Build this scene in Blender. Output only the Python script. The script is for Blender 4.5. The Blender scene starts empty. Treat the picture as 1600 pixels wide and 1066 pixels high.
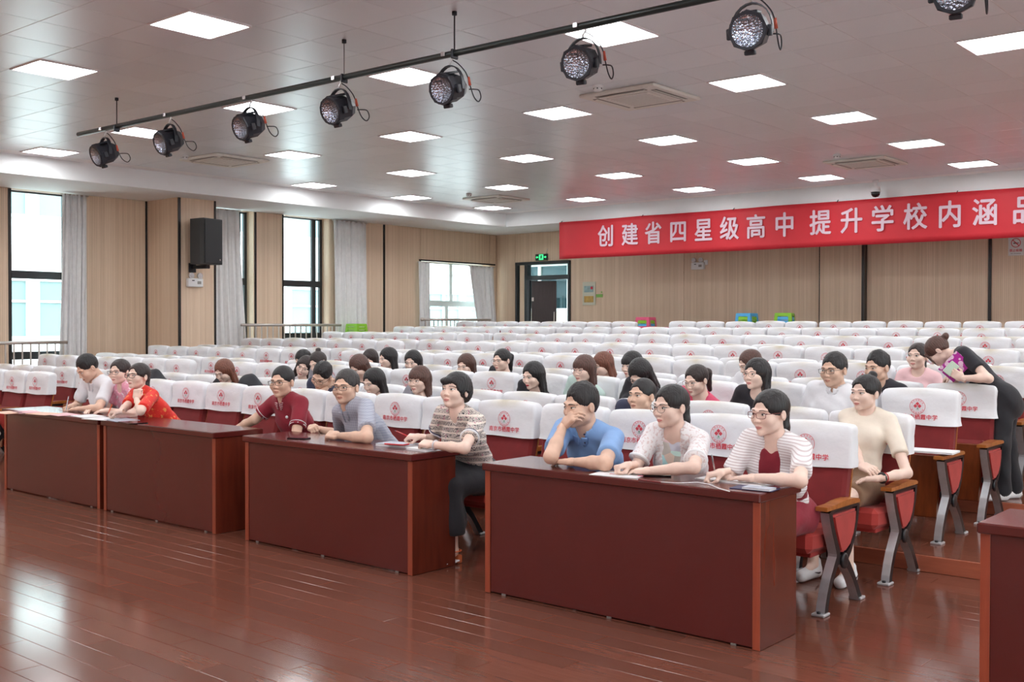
import bpy, math, random
import numpy as np
from mathutils import Vector, Matrix, Euler
random.seed(7); np.random.seed(7)
S = bpy.context.scene
COL = S.collection
R_ = math.radians

# ------------------------------------------------------------------ camera
CAM_H = 1.6
FPX, YAW, PITCH, ROLL = 1680.86, R_(40.213), R_(-0.8994), R_(0.0905)
_f = np.array([-math.sin(YAW)*math.cos(PITCH), math.cos(YAW)*math.cos(PITCH), math.sin(PITCH)])
_r = np.array([math.cos(YAW), math.sin(YAW), 0.0]); _u = np.cross(_r, _f)
_r2 = _r*math.cos(ROLL)+_u*math.sin(ROLL); _u2 = -_r*math.sin(ROLL)+_u*math.cos(ROLL)
cam = bpy.data.cameras.new('camera'); cam_ob = bpy.data.objects.new('camera', cam); COL.objects.link(cam_ob)
cam.sensor_fit = 'HORIZONTAL'; cam.sensor_width = 36.0; cam.lens = 36.0*FPX/1600.0
cam.clip_start = 0.05; cam.clip_end = 300
m = Matrix.Identity(4)
for i in range(3):
    m[i][0] = _r2[i]; m[i][1] = _u2[i]; m[i][2] = -_f[i]
m[2][3] = CAM_H
cam_ob.matrix_world = m
S.camera = cam_ob
CP = np.array([0, 0, CAM_H])
def ray(x, y): return _r2*(x-800)/FPX - _u2*(y-533)/FPX + _f
def onz(x, y, z): d = ray(x, y); return CP + d*(z-CAM_H)/d[2]
def onX(x, y, X): d = ray(x, y); return CP + d*X/d[0]
def onY(x, y, Y): d = ray(x, y); return CP + d*Y/d[1]
def proj(P):
    v = np.asarray(P, float)-CP; w = v@_f
    return 800+FPX*(v@_r2)/w, 533-FPX*(v@_u2)/w, w

# ------------------------------------------------------------------ world, exposure
w = bpy.data.worlds.new('overcast_sky'); S.world = w; w.use_nodes = True
bg = w.node_tree.nodes['Background']; bg.inputs[0].default_value = (0.86, 0.94, 1.0, 1); bg.inputs[1].default_value = SKY = 6.0
S.view_settings.view_transform = 'Standard'; S.view_settings.look = 'None'
S.view_settings.gamma = 1.0; S.view_settings.use_curve_mapping = False
S.view_settings.exposure = 0.55
PANEL_L = 15.0      # radiance of the ceiling light panels

# ------------------------------------------------------------------ materials
MATS = {}
def srgb(c):
    return tuple((x/255/12.92 if x/255 <= .04045 else ((x/255+.055)/1.055)**2.4) for x in c)
def _nt(name):
    m = bpy.data.materials.new(name); m.use_nodes = True; nt = m.node_tree
    return m, nt, nt.nodes['Principled BSDF']
def N(nt, t, **kw):
    n = nt.nodes.new(t)
    for k, v in kw.items(): setattr(n, k, v)
    return n
def mix_col(nt, fac, a, b, blend='MIX'):
    n = N(nt, 'ShaderNodeMix', data_type='RGBA', blend_type=blend)
    for s, v in ((0, fac), (6, a), (7, b)):
        if hasattr(v, 'is_output'): nt.links.new(v, n.inputs[s])
        else: n.inputs[s].default_value = v if s == 0 else (*v, 1) if len(v) == 3 else v
    return n.outputs[2]
def math_n(nt, op, a, b=None, clamp=False):
    n = N(nt, 'ShaderNodeMath', operation=op, use_clamp=clamp)
    for i, v in ((0, a), (1, b)):
        if v is None: continue
        if hasattr(v, 'is_output'): nt.links.new(v, n.inputs[i])
        else: n.inputs[i].default_value = v
    return n.outputs[0]
def coords(nt, kind='Object', scale=(1, 1, 1)):
    tc = N(nt, 'ShaderNodeTexCoord'); mp = N(nt, 'ShaderNodeMapping'); mp.inputs[3].default_value = scale
    nt.links.new(tc.outputs[kind], mp.inputs[0]); return mp.outputs[0]
def noise(nt, vec, scale, detail=3, rough=.5, out=0):
    n = N(nt, 'ShaderNodeTexNoise'); n.inputs['Scale'].default_value = scale; n.inputs['Detail'].default_value = detail; n.inputs['Roughness'].default_value = rough
    nt.links.new(vec, n.inputs['Vector']); return n.outputs[out]
def ramp(nt, fac, stops):
    n = N(nt, 'ShaderNodeValToRGB'); e = n.color_ramp.elements
    while len(e) < len(stops): e.new(.5)
    for i, (p, c) in enumerate(stops): e[i].position = p; e[i].color = (*c, 1) if len(c) == 3 else c
    nt.links.new(fac, n.inputs[0]); return n.outputs[0]
def bump(nt, b, height, strength=.2, dist=.01):
    n = N(nt, 'ShaderNodeBump'); n.inputs['Strength'].default_value = strength; n.inputs['Distance'].default_value = dist
    nt.links.new(height, n.inputs['Height']); nt.links.new(n.outputs[0], b.inputs['Normal'])
def mat(name, rgb, rough=.5, metal=0.0, var=0.0, vscale=8, bmp=0.0, bscale=60, spec=.5, coat=0.0, emit=None, sheen=0.0, trans=0.0, alpha=1.0, perobj=0.0):
    """plain principled material with a little procedural variation"""
    if name in MATS: return MATS[name]
    m, nt, b = _nt(name); c = srgb(rgb)
    b.inputs['Base Color'].default_value = (*c, 1); b.inputs['Roughness'].default_value = rough; b.inputs['Metallic'].default_value = metal
    b.inputs['Specular IOR Level'].default_value = spec; b.inputs['Coat Weight'].default_value = coat; b.inputs['Coat Roughness'].default_value = .08
    b.inputs['Sheen Weight'].default_value = sheen; b.inputs['Alpha'].default_value = alpha
    v = None
    col = None
    if var:
        v = coords(nt); f = noise(nt, v, vscale, 4)
        lo = tuple(x*(1-var) for x in c); hi = tuple(min(1, x*(1+var)) for x in c)
        col = ramp(nt, f, [(.25, lo), (.75, hi)])
    if perobj:
        oi = N(nt, 'ShaderNodeObjectInfo'); mr = N(nt, 'ShaderNodeMapRange'); mr.inputs[3].default_value = 1-perobj; mr.inputs[4].default_value = 1+perobj
        nt.links.new(oi.outputs['Random'], mr.inputs[0])
        hs = N(nt, 'ShaderNodeHueSaturation'); nt.links.new(mr.outputs[0], hs.inputs['Value'])
        if col is not None: nt.links.new(col, hs.inputs['Color'])
        else: hs.inputs['Color'].default_value = (*c, 1)
        col = hs.outputs[0]
    if col is not None: nt.links.new(col, b.inputs['Base Color'])
    if bmp:
        v = v or coords(nt); bump(nt, b, noise(nt, v, bscale, 5), bmp, .004)
    if emit: b.inputs['Emission Color'].default_value = (*srgb(rgb), 1); b.inputs['Emission Strength'].default_value = emit
    MATS[name] = m; return m
def wood(name, dark, light, rough=.3, coat=.3, grain=(1, 1, 1), scale=6, perobj=.06, detail=6):
    if name in MATS: return MATS[name]
    m, nt, b = _nt(name)
    v = coords(nt, 'Object', grain); f = noise(nt, v, scale, detail, .6)
    col = ramp(nt, f, [(.3, srgb(dark)), (.7, srgb(light))])
    oi = N(nt, 'ShaderNodeObjectInfo'); mr = N(nt, 'ShaderNodeMapRange'); mr.inputs[3].default_value = 1-perobj; mr.inputs[4].default_value = 1+perobj
    nt.links.new(oi.outputs['Random'], mr.inputs[0])
    hs = N(nt, 'ShaderNodeHueSaturation'); nt.links.new(mr.outputs[0], hs.inputs['Value']); nt.links.new(col, hs.inputs['Color'])
    nt.links.new(hs.outputs[0], b.inputs['Base Color'])
    b.inputs['Roughness'].default_value = rough; b.inputs['Coat Weight'].default_value = coat; b.inputs['Coat Roughness'].default_value = .1
    MATS[name] = m; return m

# ------------------------------------------------------------------ object helpers
def tag(o, label=None, cat=None, group=None, kind=None):
    if label: o['label'] = label
    if cat: o['category'] = cat
    if group: o['group'] = group
    if kind: o['kind'] = kind
    return o
def link(name, data, parent=None, loc=None, rot=None, matrix=None):
    o = bpy.data.objects.new(name, data); COL.objects.link(o)
    if parent is not None: o.parent = parent
    if loc is not None: o.location = loc
    if rot is not None: o.rotation_euler = rot
    if matrix is not None: o.matrix_local = matrix
    return o
def empty(name, loc=(0, 0, 0), rz=0.0):
    o = bpy.data.objects.new(name, None); COL.objects.link(o); o.location = loc; o.rotation_euler = (0, 0, rz)
    o.empty_display_size = .1
    return o
class MB:
    """collects simple shapes into one mesh"""
    def __init__(s): s.v = []; s.f = []; s.m = []; s.sm = []
    def add(s, verts, faces, m=0, smooth=False):
        n = len(s.v); s.v += [tuple(map(float, p)) for p in verts]
        for q in faces: s.f.append(tuple(i+n for i in q)); s.m.append(m); s.sm.append(smooth)
        return s
    def box(s, c, d, b=0.0, m=0, rot=None):
        """centre c, full size d, chamfer b"""
        hx, hy, hz = d[0]/2, d[1]/2, d[2]/2
        R3 = Euler(rot).to_matrix() if rot is not None else None
        def T(p):
            q = R3 @ Vector(p) if R3 is not None else Vector(p)
            return (q.x+c[0], q.y+c[1], q.z+c[2])
        b = min(b, hx*.99, hy*.99, hz*.99)
        if b <= 0:
            P = [T((x*hx, y*hy, z*hz)) for x in (-1, 1) for y in (-1, 1) for z in (-1, 1)]
            return s.add(P, [(0, 1, 3, 2), (4, 6, 7, 5), (0, 4, 5, 1), (2, 3, 7, 6), (0, 2, 6, 4), (1, 5, 7, 3)], m)
        P = []; idx = {}
        for x in (-1, 1):
            for y in (-1, 1):
                for z in (-1, 1):
                    for a in range(3):
                        p = [x*(hx-b), y*(hy-b), z*(hz-b)]; p[a] += (x, y, z)[a]*b
                        idx[x, y, z, a] = len(P); P.append(T(p))
        F = []
        for a in range(3):
            o1, o2 = (a+1) % 3, (a+2) % 3
            for sg in (-1, 1):
                q = []
                for u, v in ((-1, -1), (1, -1), (1, 1), (-1, 1)):
                    k = [0, 0, 0]; k[a] = sg; k[o1] = u; k[o2] = v; q.append(idx[(*k, a)])
                F.append(tuple(q if sg > 0 else q[::-1]))
        for a in range(3):
            o1, o2 = (a+1) % 3, (a+2) % 3
            for u in (-1, 1):
                for v in (-1, 1):
                    k0 = [0, 0, 0]; k1 = [0, 0, 0]; k0[a] = -1; k1[a] = 1
                    for k in (k0, k1): k[o1] = u; k[o2] = v
                    q = (idx[(*k0, o1)], idx[(*k1, o1)], idx[(*k1, o2)], idx[(*k0, o2)])
                    F.append(q if u*v < 0 else q[::-1])
        for x in (-1, 1):
            for y in (-1, 1):
                for z in (-1, 1):
                    q = (idx[x, y, z, 0], idx[x, y, z, 1], idx[x, y, z, 2]); F.append(q if x*y*z > 0 else q[::-1])
        return s.add(P, F, m)
    def tube(s, pts, r, n=8, m=0, cap=True, smooth=True, closed=False, flat=None):
        """round (or, with flat=(a,b,upvec), rectangular-ish elliptic) tube through pts"""
        pts = [Vector(p) for p in pts]; L = len(pts); rs = r if hasattr(r, '__len__') else [r]*L
        V = []; prev = None
        for i, p in enumerate(pts):
            if closed: t = (pts[(i+1) % L]-pts[i-1])
            else: t = pts[min(i+1, L-1)]-pts[max(i-1, 0)]
            t.normalize()
            if prev is None:
                a = Vector((0, 0, 1)) if abs(t.z) < .9 else Vector((1, 0, 0))
                x = t.cross(a).normalized()
            else:
                x = (prev - t*prev.dot(t)).normalized()
            prev = x; y = t.cross(x)
            for k in range(n):
                an = 2*math.pi*k/n; q = p + (x*math.cos(an)+y*math.sin(an))*rs[i]; V.append(q)
        F = []
        for i in range(L if closed else L-1):
            j = (i+1) % L
            for k in range(n): F.append((i*n+k, i*n+(k+1) % n, j*n+(k+1) % n, j*n+k))
        if cap and not closed: F.append(tuple(range(n))[::-1]); F.append(tuple((L-1)*n+k for k in range(n)))
        return s.add(V, F, m, smooth)
    def lathe(s, prof, n=20, c=(0, 0, 0), axis='z', m=0, smooth=True, capb=True, capt=True):
        V = []
        for r, h in prof:
            for k in range(n):
                a = 2*math.pi*k/n; p = (r*math.cos(a), r*math.sin(a), h)
                if axis == 'y': p = (p[0], h, -p[1]) if 0 else (p[0], h, p[1])
                if axis == 'x': p = (h, p[0], p[1])
                V.append((p[0]+c[0], p[1]+c[1], p[2]+c[2]))
        F = []
        for i in range(len(prof)-1):
            for k in range(n):
                q = (i*n+k, i*n+(k+1) % n, (i+1)*n+(k+1) % n, (i+1)*n+k); F.append(q if axis != 'y' else q[::-1])
        if capb and prof[0][0] > 1e-5: F.append(tuple(range(n))[::-1])
        if capt and prof[-1][0] > 1e-5: F.append(tuple((len(prof)-1)*n+k for k in range(n)))
        return s.add(V, F, m, smooth)
    def prism(s, poly, lo, hi, axis='x', m=0, smooth=False):
        """poly: 2D points; extruded along axis from lo to hi. axis x: (y,z); y: (x,z); z: (x,y)"""
        n = len(poly); V = []
        for h in (lo, hi):
            for a, b in poly:
                V.append({'x': (h, a, b), 'y': (a, h, b), 'z': (a, b, h)}[axis])
        ar = sum(poly[i][0]*poly[(i+1) % n][1]-poly[(i+1) % n][0]*poly[i][1] for i in range(n))
        flip = (ar < 0) != (axis == 'y')
        F = [tuple(range(n))[::-1], tuple(range(n, 2*n))]+[(i, (i+1) % n, n+(i+1) % n, n+i) for i in range(n)]
        if flip: F = [q[::-1] for q in F]
        return s.add(V, F, m, smooth)
    def mesh(s, name, mats):
        me = bpy.data.meshes.new(name); me.from_pydata(s.v, [], s.f)
        mats = mats if isinstance(mats, (list, tuple)) else [mats]
        for k in mats: me.materials.append(k)
        me.polygons.foreach_set('material_index', s.m); me.polygons.foreach_set('use_smooth', s.sm)
        me.update(); return me
    def obj(s, name, mats, parent=None, loc=None, rot=None):
        return link(name, s.mesh(name, mats), parent, loc, rot)
def np_mesh(name, V, F, mats, fmi=None, smooth=True):
    me = bpy.data.meshes.new(name)
    V = np.asarray(V, np.float32); F = np.asarray(F, np.int32)
    k = F.shape[1]
    me.vertices.add(len(V)); me.vertices.foreach_set('co', V.ravel())
    me.loops.add(F.size); me.loops.foreach_set('vertex_index', F.ravel())
    me.polygons.add(len(F)); me.polygons.foreach_set('loop_start', np.arange(0, F.size, k, dtype=np.int32))
    me.polygons.foreach_set('use_smooth', np.full(len(F), smooth))
    for mm in (mats if isinstance(mats, (list, tuple)) else [mats]): me.materials.append(mm)
    if fmi is not None: me.polygons.foreach_set('material_index', np.asarray(fmi, np.int32))
    me.update(calc_edges=True); me.validate(); return me
def text_mesh(body, size, mat_, bold=0.0, spacing=1.0, align='CENTER'):
    cu = bpy.data.curves.new('lettering', 'FONT'); cu.body = body; cu.size = size; cu.align_x = align; cu.align_y = 'CENTER'
    cu.space_character = spacing; cu.resolution_u = 2
    o = bpy.data.objects.new('lettering_source', cu); COL.objects.link(o)
    dg = bpy.context.evaluated_depsgraph_get(); me = bpy.data.meshes.new_from_object(o.evaluated_get(dg))
    bpy.data.objects.remove(o); bpy.data.curves.remove(cu)
    if bold:
        n = len(me.vertices); co = np.zeros(n*3); me.vertices.foreach_get('co', co); co = co.reshape(-1, 3)
        polys = [tuple(p.vertices) for p in me.polygons]; V = []; F = []
        for i, (dx, dy) in enumerate(((0, 0), (bold, 0), (-bold, 0), (0, bold*.7), (0, -bold*.7))):
            V.append(co+np.array([dx, dy, i*size*.0006])); F += [tuple(k+i*n for k in q) for q in polys]
        me2 = bpy.data.meshes.new('lettering'); me2.from_pydata(np.concatenate(V).tolist(), [], F); bpy.data.meshes.remove(me); me = me2
    me.materials.clear(); me.materials.append(mat_); me.name = 'lettering'
    return me
WORDS = ['zero', 'first', 'second', 'third', 'fourth', 'fifth', 'sixth', 'seventh', 'eighth', 'ninth', 'tenth', 'eleventh', 'twelfth', 'thirteenth', 'fourteenth', 'fifteenth', 'sixteenth']
# ================================================================== room shell
W, YB, ZS, ZC, FX, FY, XR, YF = -17.3, 19.87, 3.77, 4.06, -15.65, 18.3, 9.0, -7.0
STEP, ROWP, ROW0 = 0.105, 0.935, 5.58
def tier_of_row(k): return (k-1)//2
TY = [YF]+[7.04+1.87*i for i in range(6)]+[YB]

# ---- materials of the shell
def wall_wood():
    m, nt, b = _nt('grooved_wood_panel')
    g = N(nt, 'ShaderNodeNewGeometry'); sp = N(nt, 'ShaderNodeSeparateXYZ'); nt.links.new(g.outputs['Position'], sp.inputs[0])
    u = math_n(nt, 'ADD', sp.outputs[0], sp.outputs[1])
    fr = math_n(nt, 'FRACT', math_n(nt, 'MULTIPLY', u, 1/.032))
    gr = math_n(nt, 'LESS_THAN', fr, .2)
    cell = math_n(nt, 'FLOOR', math_n(nt, 'MULTIPLY', u, 1/.032))
    wn = N(nt, 'ShaderNodeTexWhiteNoise', noise_dimensions='1D'); nt.links.new(cell, wn.inputs['W'])
    cb = N(nt, 'ShaderNodeCombineXYZ'); nt.links.new(math_n(nt, 'MULTIPLY', u, 30.0), cb.inputs[0]); nt.links.new(math_n(nt, 'MULTIPLY', sp.outputs[2], 1.2), cb.inputs[2])
    f = noise(nt, cb.outputs[0], 2.0, 4)
    f2 = math_n(nt, 'ADD', math_n(nt, 'MULTIPLY', f, .6), math_n(nt, 'MULTIPLY', wn.outputs[0], .4))
    c = ramp(nt, f2, [(.2, srgb((219, 191, 163))), (.8, srgb((238, 213, 188)))])
    c = mix_col(nt, math_n(nt, 'MULTIPLY', gr, .4), c, srgb((150, 122, 96)))
    nt.links.new(c, b.inputs['Base Color']); b.inputs['Roughness'].default_value = .42
    bump(nt, b, math_n(nt, 'SUBTRACT', 1.0, gr), .25, .004)
    return m
M_PANEL = wall_wood()
M_WHITE = mat('white_plaster', (240, 242, 243), .7, var=.02, vscale=3)
M_DARK = mat('dark_aluminium', (58, 60, 62), .35, .5)
M_BLACKTRIM = mat('black_trim_strip', (52, 50, 50), .25, .4)
M_CURTAIN = mat('grey_curtain_cloth', (232, 231, 231), .85, var=.05, vscale=14, bmp=.1, bscale=200)
M_STEEL = mat('brushed_steel', (204, 196, 190), .3, .5)
M_WFRAME = mat('white_window_frame', (214, 222, 220), .4)
def glass_mat(name, tint=(1, 1, 1), refl=.5):
    m = bpy.data.materials.new(name); m.use_nodes = True; nt = m.node_tree; nt.nodes.clear()
    o = N(nt, 'ShaderNodeOutputMaterial'); t = N(nt, 'ShaderNodeBsdfTransparent'); g = N(nt, 'ShaderNodeBsdfGlossy'); mx = N(nt, 'ShaderNodeMixShader'); fr = N(nt, 'ShaderNodeFresnel')
    t.inputs[0].default_value = (*tint, 1); g.inputs[0].default_value = (1, 1, 1, 1); g.inputs['Roughness'].default_value = .02; fr.inputs[0].default_value = 1.3
    nt.links.new(math_n(nt, 'MULTIPLY', fr.outputs[0], refl), mx.inputs[0]); nt.links.new(t.outputs[0], mx.inputs[1]); nt.links.new(g.outputs[0], mx.inputs[2]); nt.links.new(mx.outputs[0], o.inputs[0])
    return m
M_GLASS = glass_mat('window_glass', (.93, .98, .97))

def floor_wood():
    m, nt, b = _nt('glossy_laminate')
    g = N(nt, 'ShaderNodeNewGeometry'); mp = N(nt, 'ShaderNodeMapping'); mp.inputs[3].default_value = (1.2, 14, 1); nt.links.new(g.outputs['Position'], mp.inputs[0])
    oi = N(nt, 'ShaderNodeObjectInfo'); f = noise(nt, mp.outputs[0], 3, 6, .6)
    c = ramp(nt, f, [(.2, srgb((106, 63, 50))), (.8, srgb((120, 73, 58)))])
    mr = N(nt, 'ShaderNodeMapRange'); mr.inputs[3].default_value = .88; mr.inputs[4].default_value = 1.10; nt.links.new(oi.outputs['Random'], mr.inputs[0])
    hs = N(nt, 'ShaderNodeHueSaturation'); nt.links.new(mr.outputs[0], hs.inputs['Value']); nt.links.new(c, hs.inputs['Color'])
    nt.links.new(hs.outputs[0], b.inputs['Base Color'])
    f2 = noise(nt, g.outputs['Position'], 1.3, 4); rr = N(nt, 'ShaderNodeMapRange'); rr.inputs[3].default_value = .09; rr.inputs[4].default_value = .17; nt.links.new(f2, rr.inputs[0])
    nt.links.new(rr.outputs[0], b.inputs['Roughness'])
    bump(nt, b, noise(nt, g.outputs['Position'], 2.2, 2), .035, .02)
    return m
M_FLOOR = floor_wood()
M_GROOVE = mat('plank_joint', (158, 104, 88), .6)
M_RISER = wood('riser_board', (166, 92, 68), (186, 106, 80), .3, .2, (1, 10, 10), 3)

# ---- floor with separate planks
fl = MB().box(((W+XR)/2, (YF+YB)/2, -.0415), (XR-W, YB-YF, .075)).obj('floor', M_GROOVE); tag(fl, 'reddish brown laminate plank floor in front of the desks', kind='structure')
PW, PL = .14, 1.21
plank_me = MB().box((0, 0, -.002), (PL-.003, PW-.0022, .004), .0008).mesh('plank', M_FLOOR)
def planks(parent, x0, x1, y0, y1, z, limit=300):
    cand = []; ny = int(math.ceil((y1-y0)/PW))
    for j in range(ny):
        off = (j*0.37 % 1)*PL; y = y0+(j+.5)*PW
        if y+PW/2 > y1+.002: continue
        k = 0; x = x0-off
        while x < x1:
            cx = x+PL/2
            if x >= x0-1e-6 and x+PL <= x1+1e-6: cand.append((cx, y))
            x += PL
    sc = []
    for cx, y in cand:
        p, q, d = proj((cx, y, z))
        vis = d > .5 and -150 < p < 1750 and 560 < q < 1150
        if vis and z == 0 and y > 4.85 and not (-2.3 < cx < -1.2 or cx > -2.6): vis = vis and y < 5.4
        sc.append((-(1/d**3) if vis else 1, cx, y))
    sc.sort(); rest = []
    n = 0
    for s_, cx, y in sc:
        if s_ < 0 and n < limit: link('plank', plank_me, parent, (cx, y, z)); n += 1
        else: rest.append((cx, y))
    if rest:
        mb = MB()
        for cx, y in rest: mb.box((cx, y, z-.002), (PL-.004, PW-.003, .004), .0)
        tag(mb.obj('plank_field', M_FLOOR, parent), kind='stuff')
planks(fl, W+.05, XR-.5, 7.031-.14*47, 7.034, 0.0)
# ---- stepped platforms
for i in range(1, 7):
    z = STEP*i; y0, y1 = TY[i], YB
    pf = MB().box(((W+3)/2, (y0+y1)/2, z-STEP/2-.002), (3-W, y1-y0, STEP-.0), 0).obj('floor_platform', M_FLOOR)
    pf.name = 'floor_%d' % (i+1); tag(pf, 'stepped wooden seating platform, %s step up from the floor' % WORDS[i], kind='structure')
    rb = MB().box(((W+3)/2, y0-.008, z-STEP/2+.0005), (3-W, .016, STEP-.001), .002).obj('riser_board', M_RISER, pf)
    if i < 4: planks(pf, -5.3, 2.9, y0+.002, y0+1.87, z+.002, 40)

# ---- walls. wall_left with openings
WT = .34
wins = [(8.01, 9.05, .35, ZS), (11.72, 12.71, .55, ZS), (13.42, 14.59, .55, ZS), (17.25, 19.62, 1.25, 3.03)]
mb = MB(); y = YF
for (a, b_, lo, hi) in wins:
    mb.box((W-WT/2-.012, (y+a)/2, 2.05), (WT, a-y, 4.3))
    mb.box((W-WT/2-.012, (a+b_)/2, lo/2-.05), (WT, b_-a, lo+.1)); 
    if hi < ZS: mb.box((W-WT/2-.012, (a+b_)/2, (hi+4.2)/2), (WT, b_-a, 4.2-hi))
    else: mb.box((W-WT/2-.012, (a+b_)/2, (ZS+.01+4.2)/2), (WT, b_-a, 4.19-ZS))
    y = b_
mb.box((W-WT/2-.012, (y+YB+.3)/2, 2.05), (WT, YB+.3-y, 4.3))
wl = tag(mb.obj('wall_left', M_PANEL), 'beige grooved wood-panelled side wall with tall windows', kind='structure')
def wpanel(parent, y0, y1, z0, z1):   # grooved panel on the left wall
    MB().box((W-.005, (y0+y1)/2, (z0+z1)/2), (.014, y1-y0-.012, z1-z0-.004), .003).obj('wall_panel', M_PANEL, parent)
pan = [3.0, 5.4, 6.8, 8.005]
for a, b_ in zip(pan[:-1], pan[1:]): wpanel(wl, a, b_, 0, ZS)
wpanel(wl, 9.055, 10.42, 0, ZS); wpanel(wl, 11.16, 11.715, 0, ZS); wpanel(wl, 12.715, 13.415, 0, ZS); wpanel(wl, 14.595, 16.11, 0, ZS); wpanel(wl, 16.15, 17.245, 0, ZS); wpanel(wl, 17.245, 19.62, 3.035, ZS); wpanel(wl, 19.62, YB-.01, 0, ZS)
# pilaster with black corner strips
PX0, PY0, PY1 = -16.31, 10.42, 11.16
pil = MB().box(((W+PX0)/2, (PY0+PY1)/2, ZS/2), (PX0-W-.002, PY1-PY0, ZS)).obj('wall_pilaster', M_PANEL); tag(pil, 'wood-panelled pilaster on the side wall behind the loudspeaker', kind='structure')
ti = 0
def trim(c, d, m=M_BLACKTRIM, label='black vertical metal joint strip in the wood panelling'):
    global ti; ti += 1
    return tag(MB().box(c, d, .003).obj('trim_%d' % ti, m), label, kind='structure')
trim((PX0+.008, PY0+.012, ZS/2), (.026, .05, ZS-.01)); trim((PX0+.006, PY1-.01, ZS/2), (.02, .035, ZS-.01)); trim((W+.012, PY0-.02, ZS/2), (.02, .035, ZS-.01))
trim((W+.008, 16.13, ZS/2), (.022, .05, ZS-.01)); trim((W+.008, 12.74, ZS/2), (.02, .045, ZS-.01)); trim((W+.008, 7.985, ZS/2), (.02, .05, ZS-.01)); trim((W+.008, 13.40, ZS/2), (.02, .035, ZS-.01))
trim((W+.012, 17.235, 2.1), (.03, .03, 1.9)); trim((W+.012, 18.5, 3.045), (.03, 2.6, .035))
# ---- windows in the left wall
def window(n, y0, y1, z0, z1, bars_z, bars_y, fm, fw=.06, xg=W-.26, label=''):
    root = tag(empty('window_%d' % n, (xg, (y0+y1)/2, z0)), label, kind='structure')
    mb = MB()
    def P(yc, zc, dy, dz, dx=.07): mb.box((0, yc-(y0+y1)/2, zc-z0), (dx, dy, dz), .004)
    P(y0+fw/2, (z0+z1)/2, fw, z1-z0); P(y1-fw/2, (z0+z1)/2, fw, z1-z0); P((y0+y1)/2, z0+fw/2, y1-y0, fw, .072); P((y0+y1)/2, z1-fw/4, y1-y0, fw/2, .072)
    for b_ in bars_z: P((y0+y1)/2, b_, y1-y0-.01, .13, .06)
    for (b_, za, zb) in bars_y: P(b_, (za+zb)/2, .10, zb-za, .062)
    mb.obj('window_frame', fm, root)
    zs = [z0]+sorted(bars_z)+[z1]
    for a, c in zip(zs[:-1], zs[1:]):
        MB().box((0, 0, (a+c)/2-z0), (.008, y1-y0-.02, c-a-.05)).obj('pane', M_GLASS, root)
    return root
wd = 'tall recessed window in a dark metal frame, '
window(1, 8.01, 9.05, .35, ZS, [1.07, 2.40], [], M_DARK, label=wd+'leftmost in the side wall')
window(2, 11.72, 12.71, .55, ZS, [1.35, 2.42], [(12.52, .55, ZS)], M_DARK, label=wd+'just behind the pilaster')
window(3, 13.42, 14.59, .55, ZS, [1.35, 2.42], [(14.38, .55, ZS)], M_DARK, label=wd+'with the green stool beyond it')
window(4, 17.25, 19.62, 1.25, 3.03, [2.08], [(18.35, 1.25, 2.08), (18.5, 2.08, 3.03)], M_WFRAME, .05, label='wide low window with slanting grey curtain beside the back corner')
# orange-lit wooden reveals are the wall thickness itself
# ---- back wall with the door opening
DX0, DX1, DZ = -16.64, -15.06, 3.04
mb = MB(); T = .25; yc = YB+T/2+.012
mb.box(((W-.35+DX0)/2, yc, 2.05), (DX0-W+.35, T, 4.3)); mb.box(((DX0+DX1)/2, yc, (DZ+4.2)/2), (DX1-DX0, T, 4.2-DZ)); mb.box(((DX1+XR)/2, yc, 2.05), (XR-DX1, T, 4.3))
wb = tag(mb.obj('wall_back', M_PANEL), 'beige grooved wood-panelled back wall behind the seats', kind='structure')
def bpanel(x0, x1, z0=.5, z1=ZS, dy=0): MB().box(((x0+x1)/2, YB+.005-dy/2, (z0+z1)/2), (x1-x0-.012, .014+dy, z1-z0-.004), .003).obj('wall_panel', M_PANEL, wb)
bpanel(W+.01, DX0-.06); bpanel(DX0, DX1, DZ+.06, ZS); bpanel(DX1+.06, -12.0); bpanel(-12.0, -8.95); bpanel(-8.91, -8.06, dy=.11); bpanel(-8.02, -5.82); bpanel(-5.78, -2.4); bpanel(-2.4, 1.2); bpanel(1.2, 4.8); bpanel(4.8, 8.9)
for x, d in ((-8.93, .02), (-8.04, .12), (-5.80, .01)): trim((x, YB-.012-d/2, 2.1), (.05, .024+d, 3.3), label='black vertical joint strip on the back wall')
# door
dr = tag(empty('door_1', (DX0, YB, .63)), 'dark framed glazed doorway with a transom in the back wall', kind='structure')
mb = MB(); H_ = DZ-.63
def dbar(x0, x1, z0, z1, d=.16): mb.box(((x0+x1)/2, .06, (z0+z1)/2), (x1-x0, d, z1-z0), .004)
WD = DX1-DX0
dbar(-.03, .03, 0, H_+.03, .2); dbar(WD-.03, WD+.03, 0, H_+.03, .2); dbar(-.03, WD+.03, H_-.03, H_+.04, .21); dbar(.24, .33, 0, H_-.02); dbar(.3, WD-.02, 2.02, 2.12); 
mb.obj('door_frame', M_DARK, dr)
MB().box((.165, .06, H_/2), (.14, .15, H_-.04)).obj('door_post', M_PANEL, dr)
MB().box(((WD+.33)/2, .09, (2.12+H_-.03)/2), (WD-.36, .01, H_-.03-2.12)).obj('pane', M_GLASS, dr)
M_DOOR = wood('dark_door_veneer', (44, 34, 34), (58, 46, 45), .35, .1, (12, 12, 1), 3)
lf = MB().box((.30, -.02, 1.0), (.60, .045, 1.98), .004).obj('door_leaf', M_DOOR, dr, (.34, .13, .015), (0, 0, R_(38)))
MB().tube([(.54, -.055, .95), (.54, -.055, 1.25)], .012, 8).obj('door_handle', M_STEEL, lf)
MB().box((.03, -.045, 1.55), (.05, .02, .09), .003).obj('door_closer', M_STEEL, lf)
lf2 = MB()
lf2.box((0, 0, 1.0), (.05, .045, 1.98), .003).obj('door_stile', M_DARK, dr, (WD-.06, .14, .015))
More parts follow.
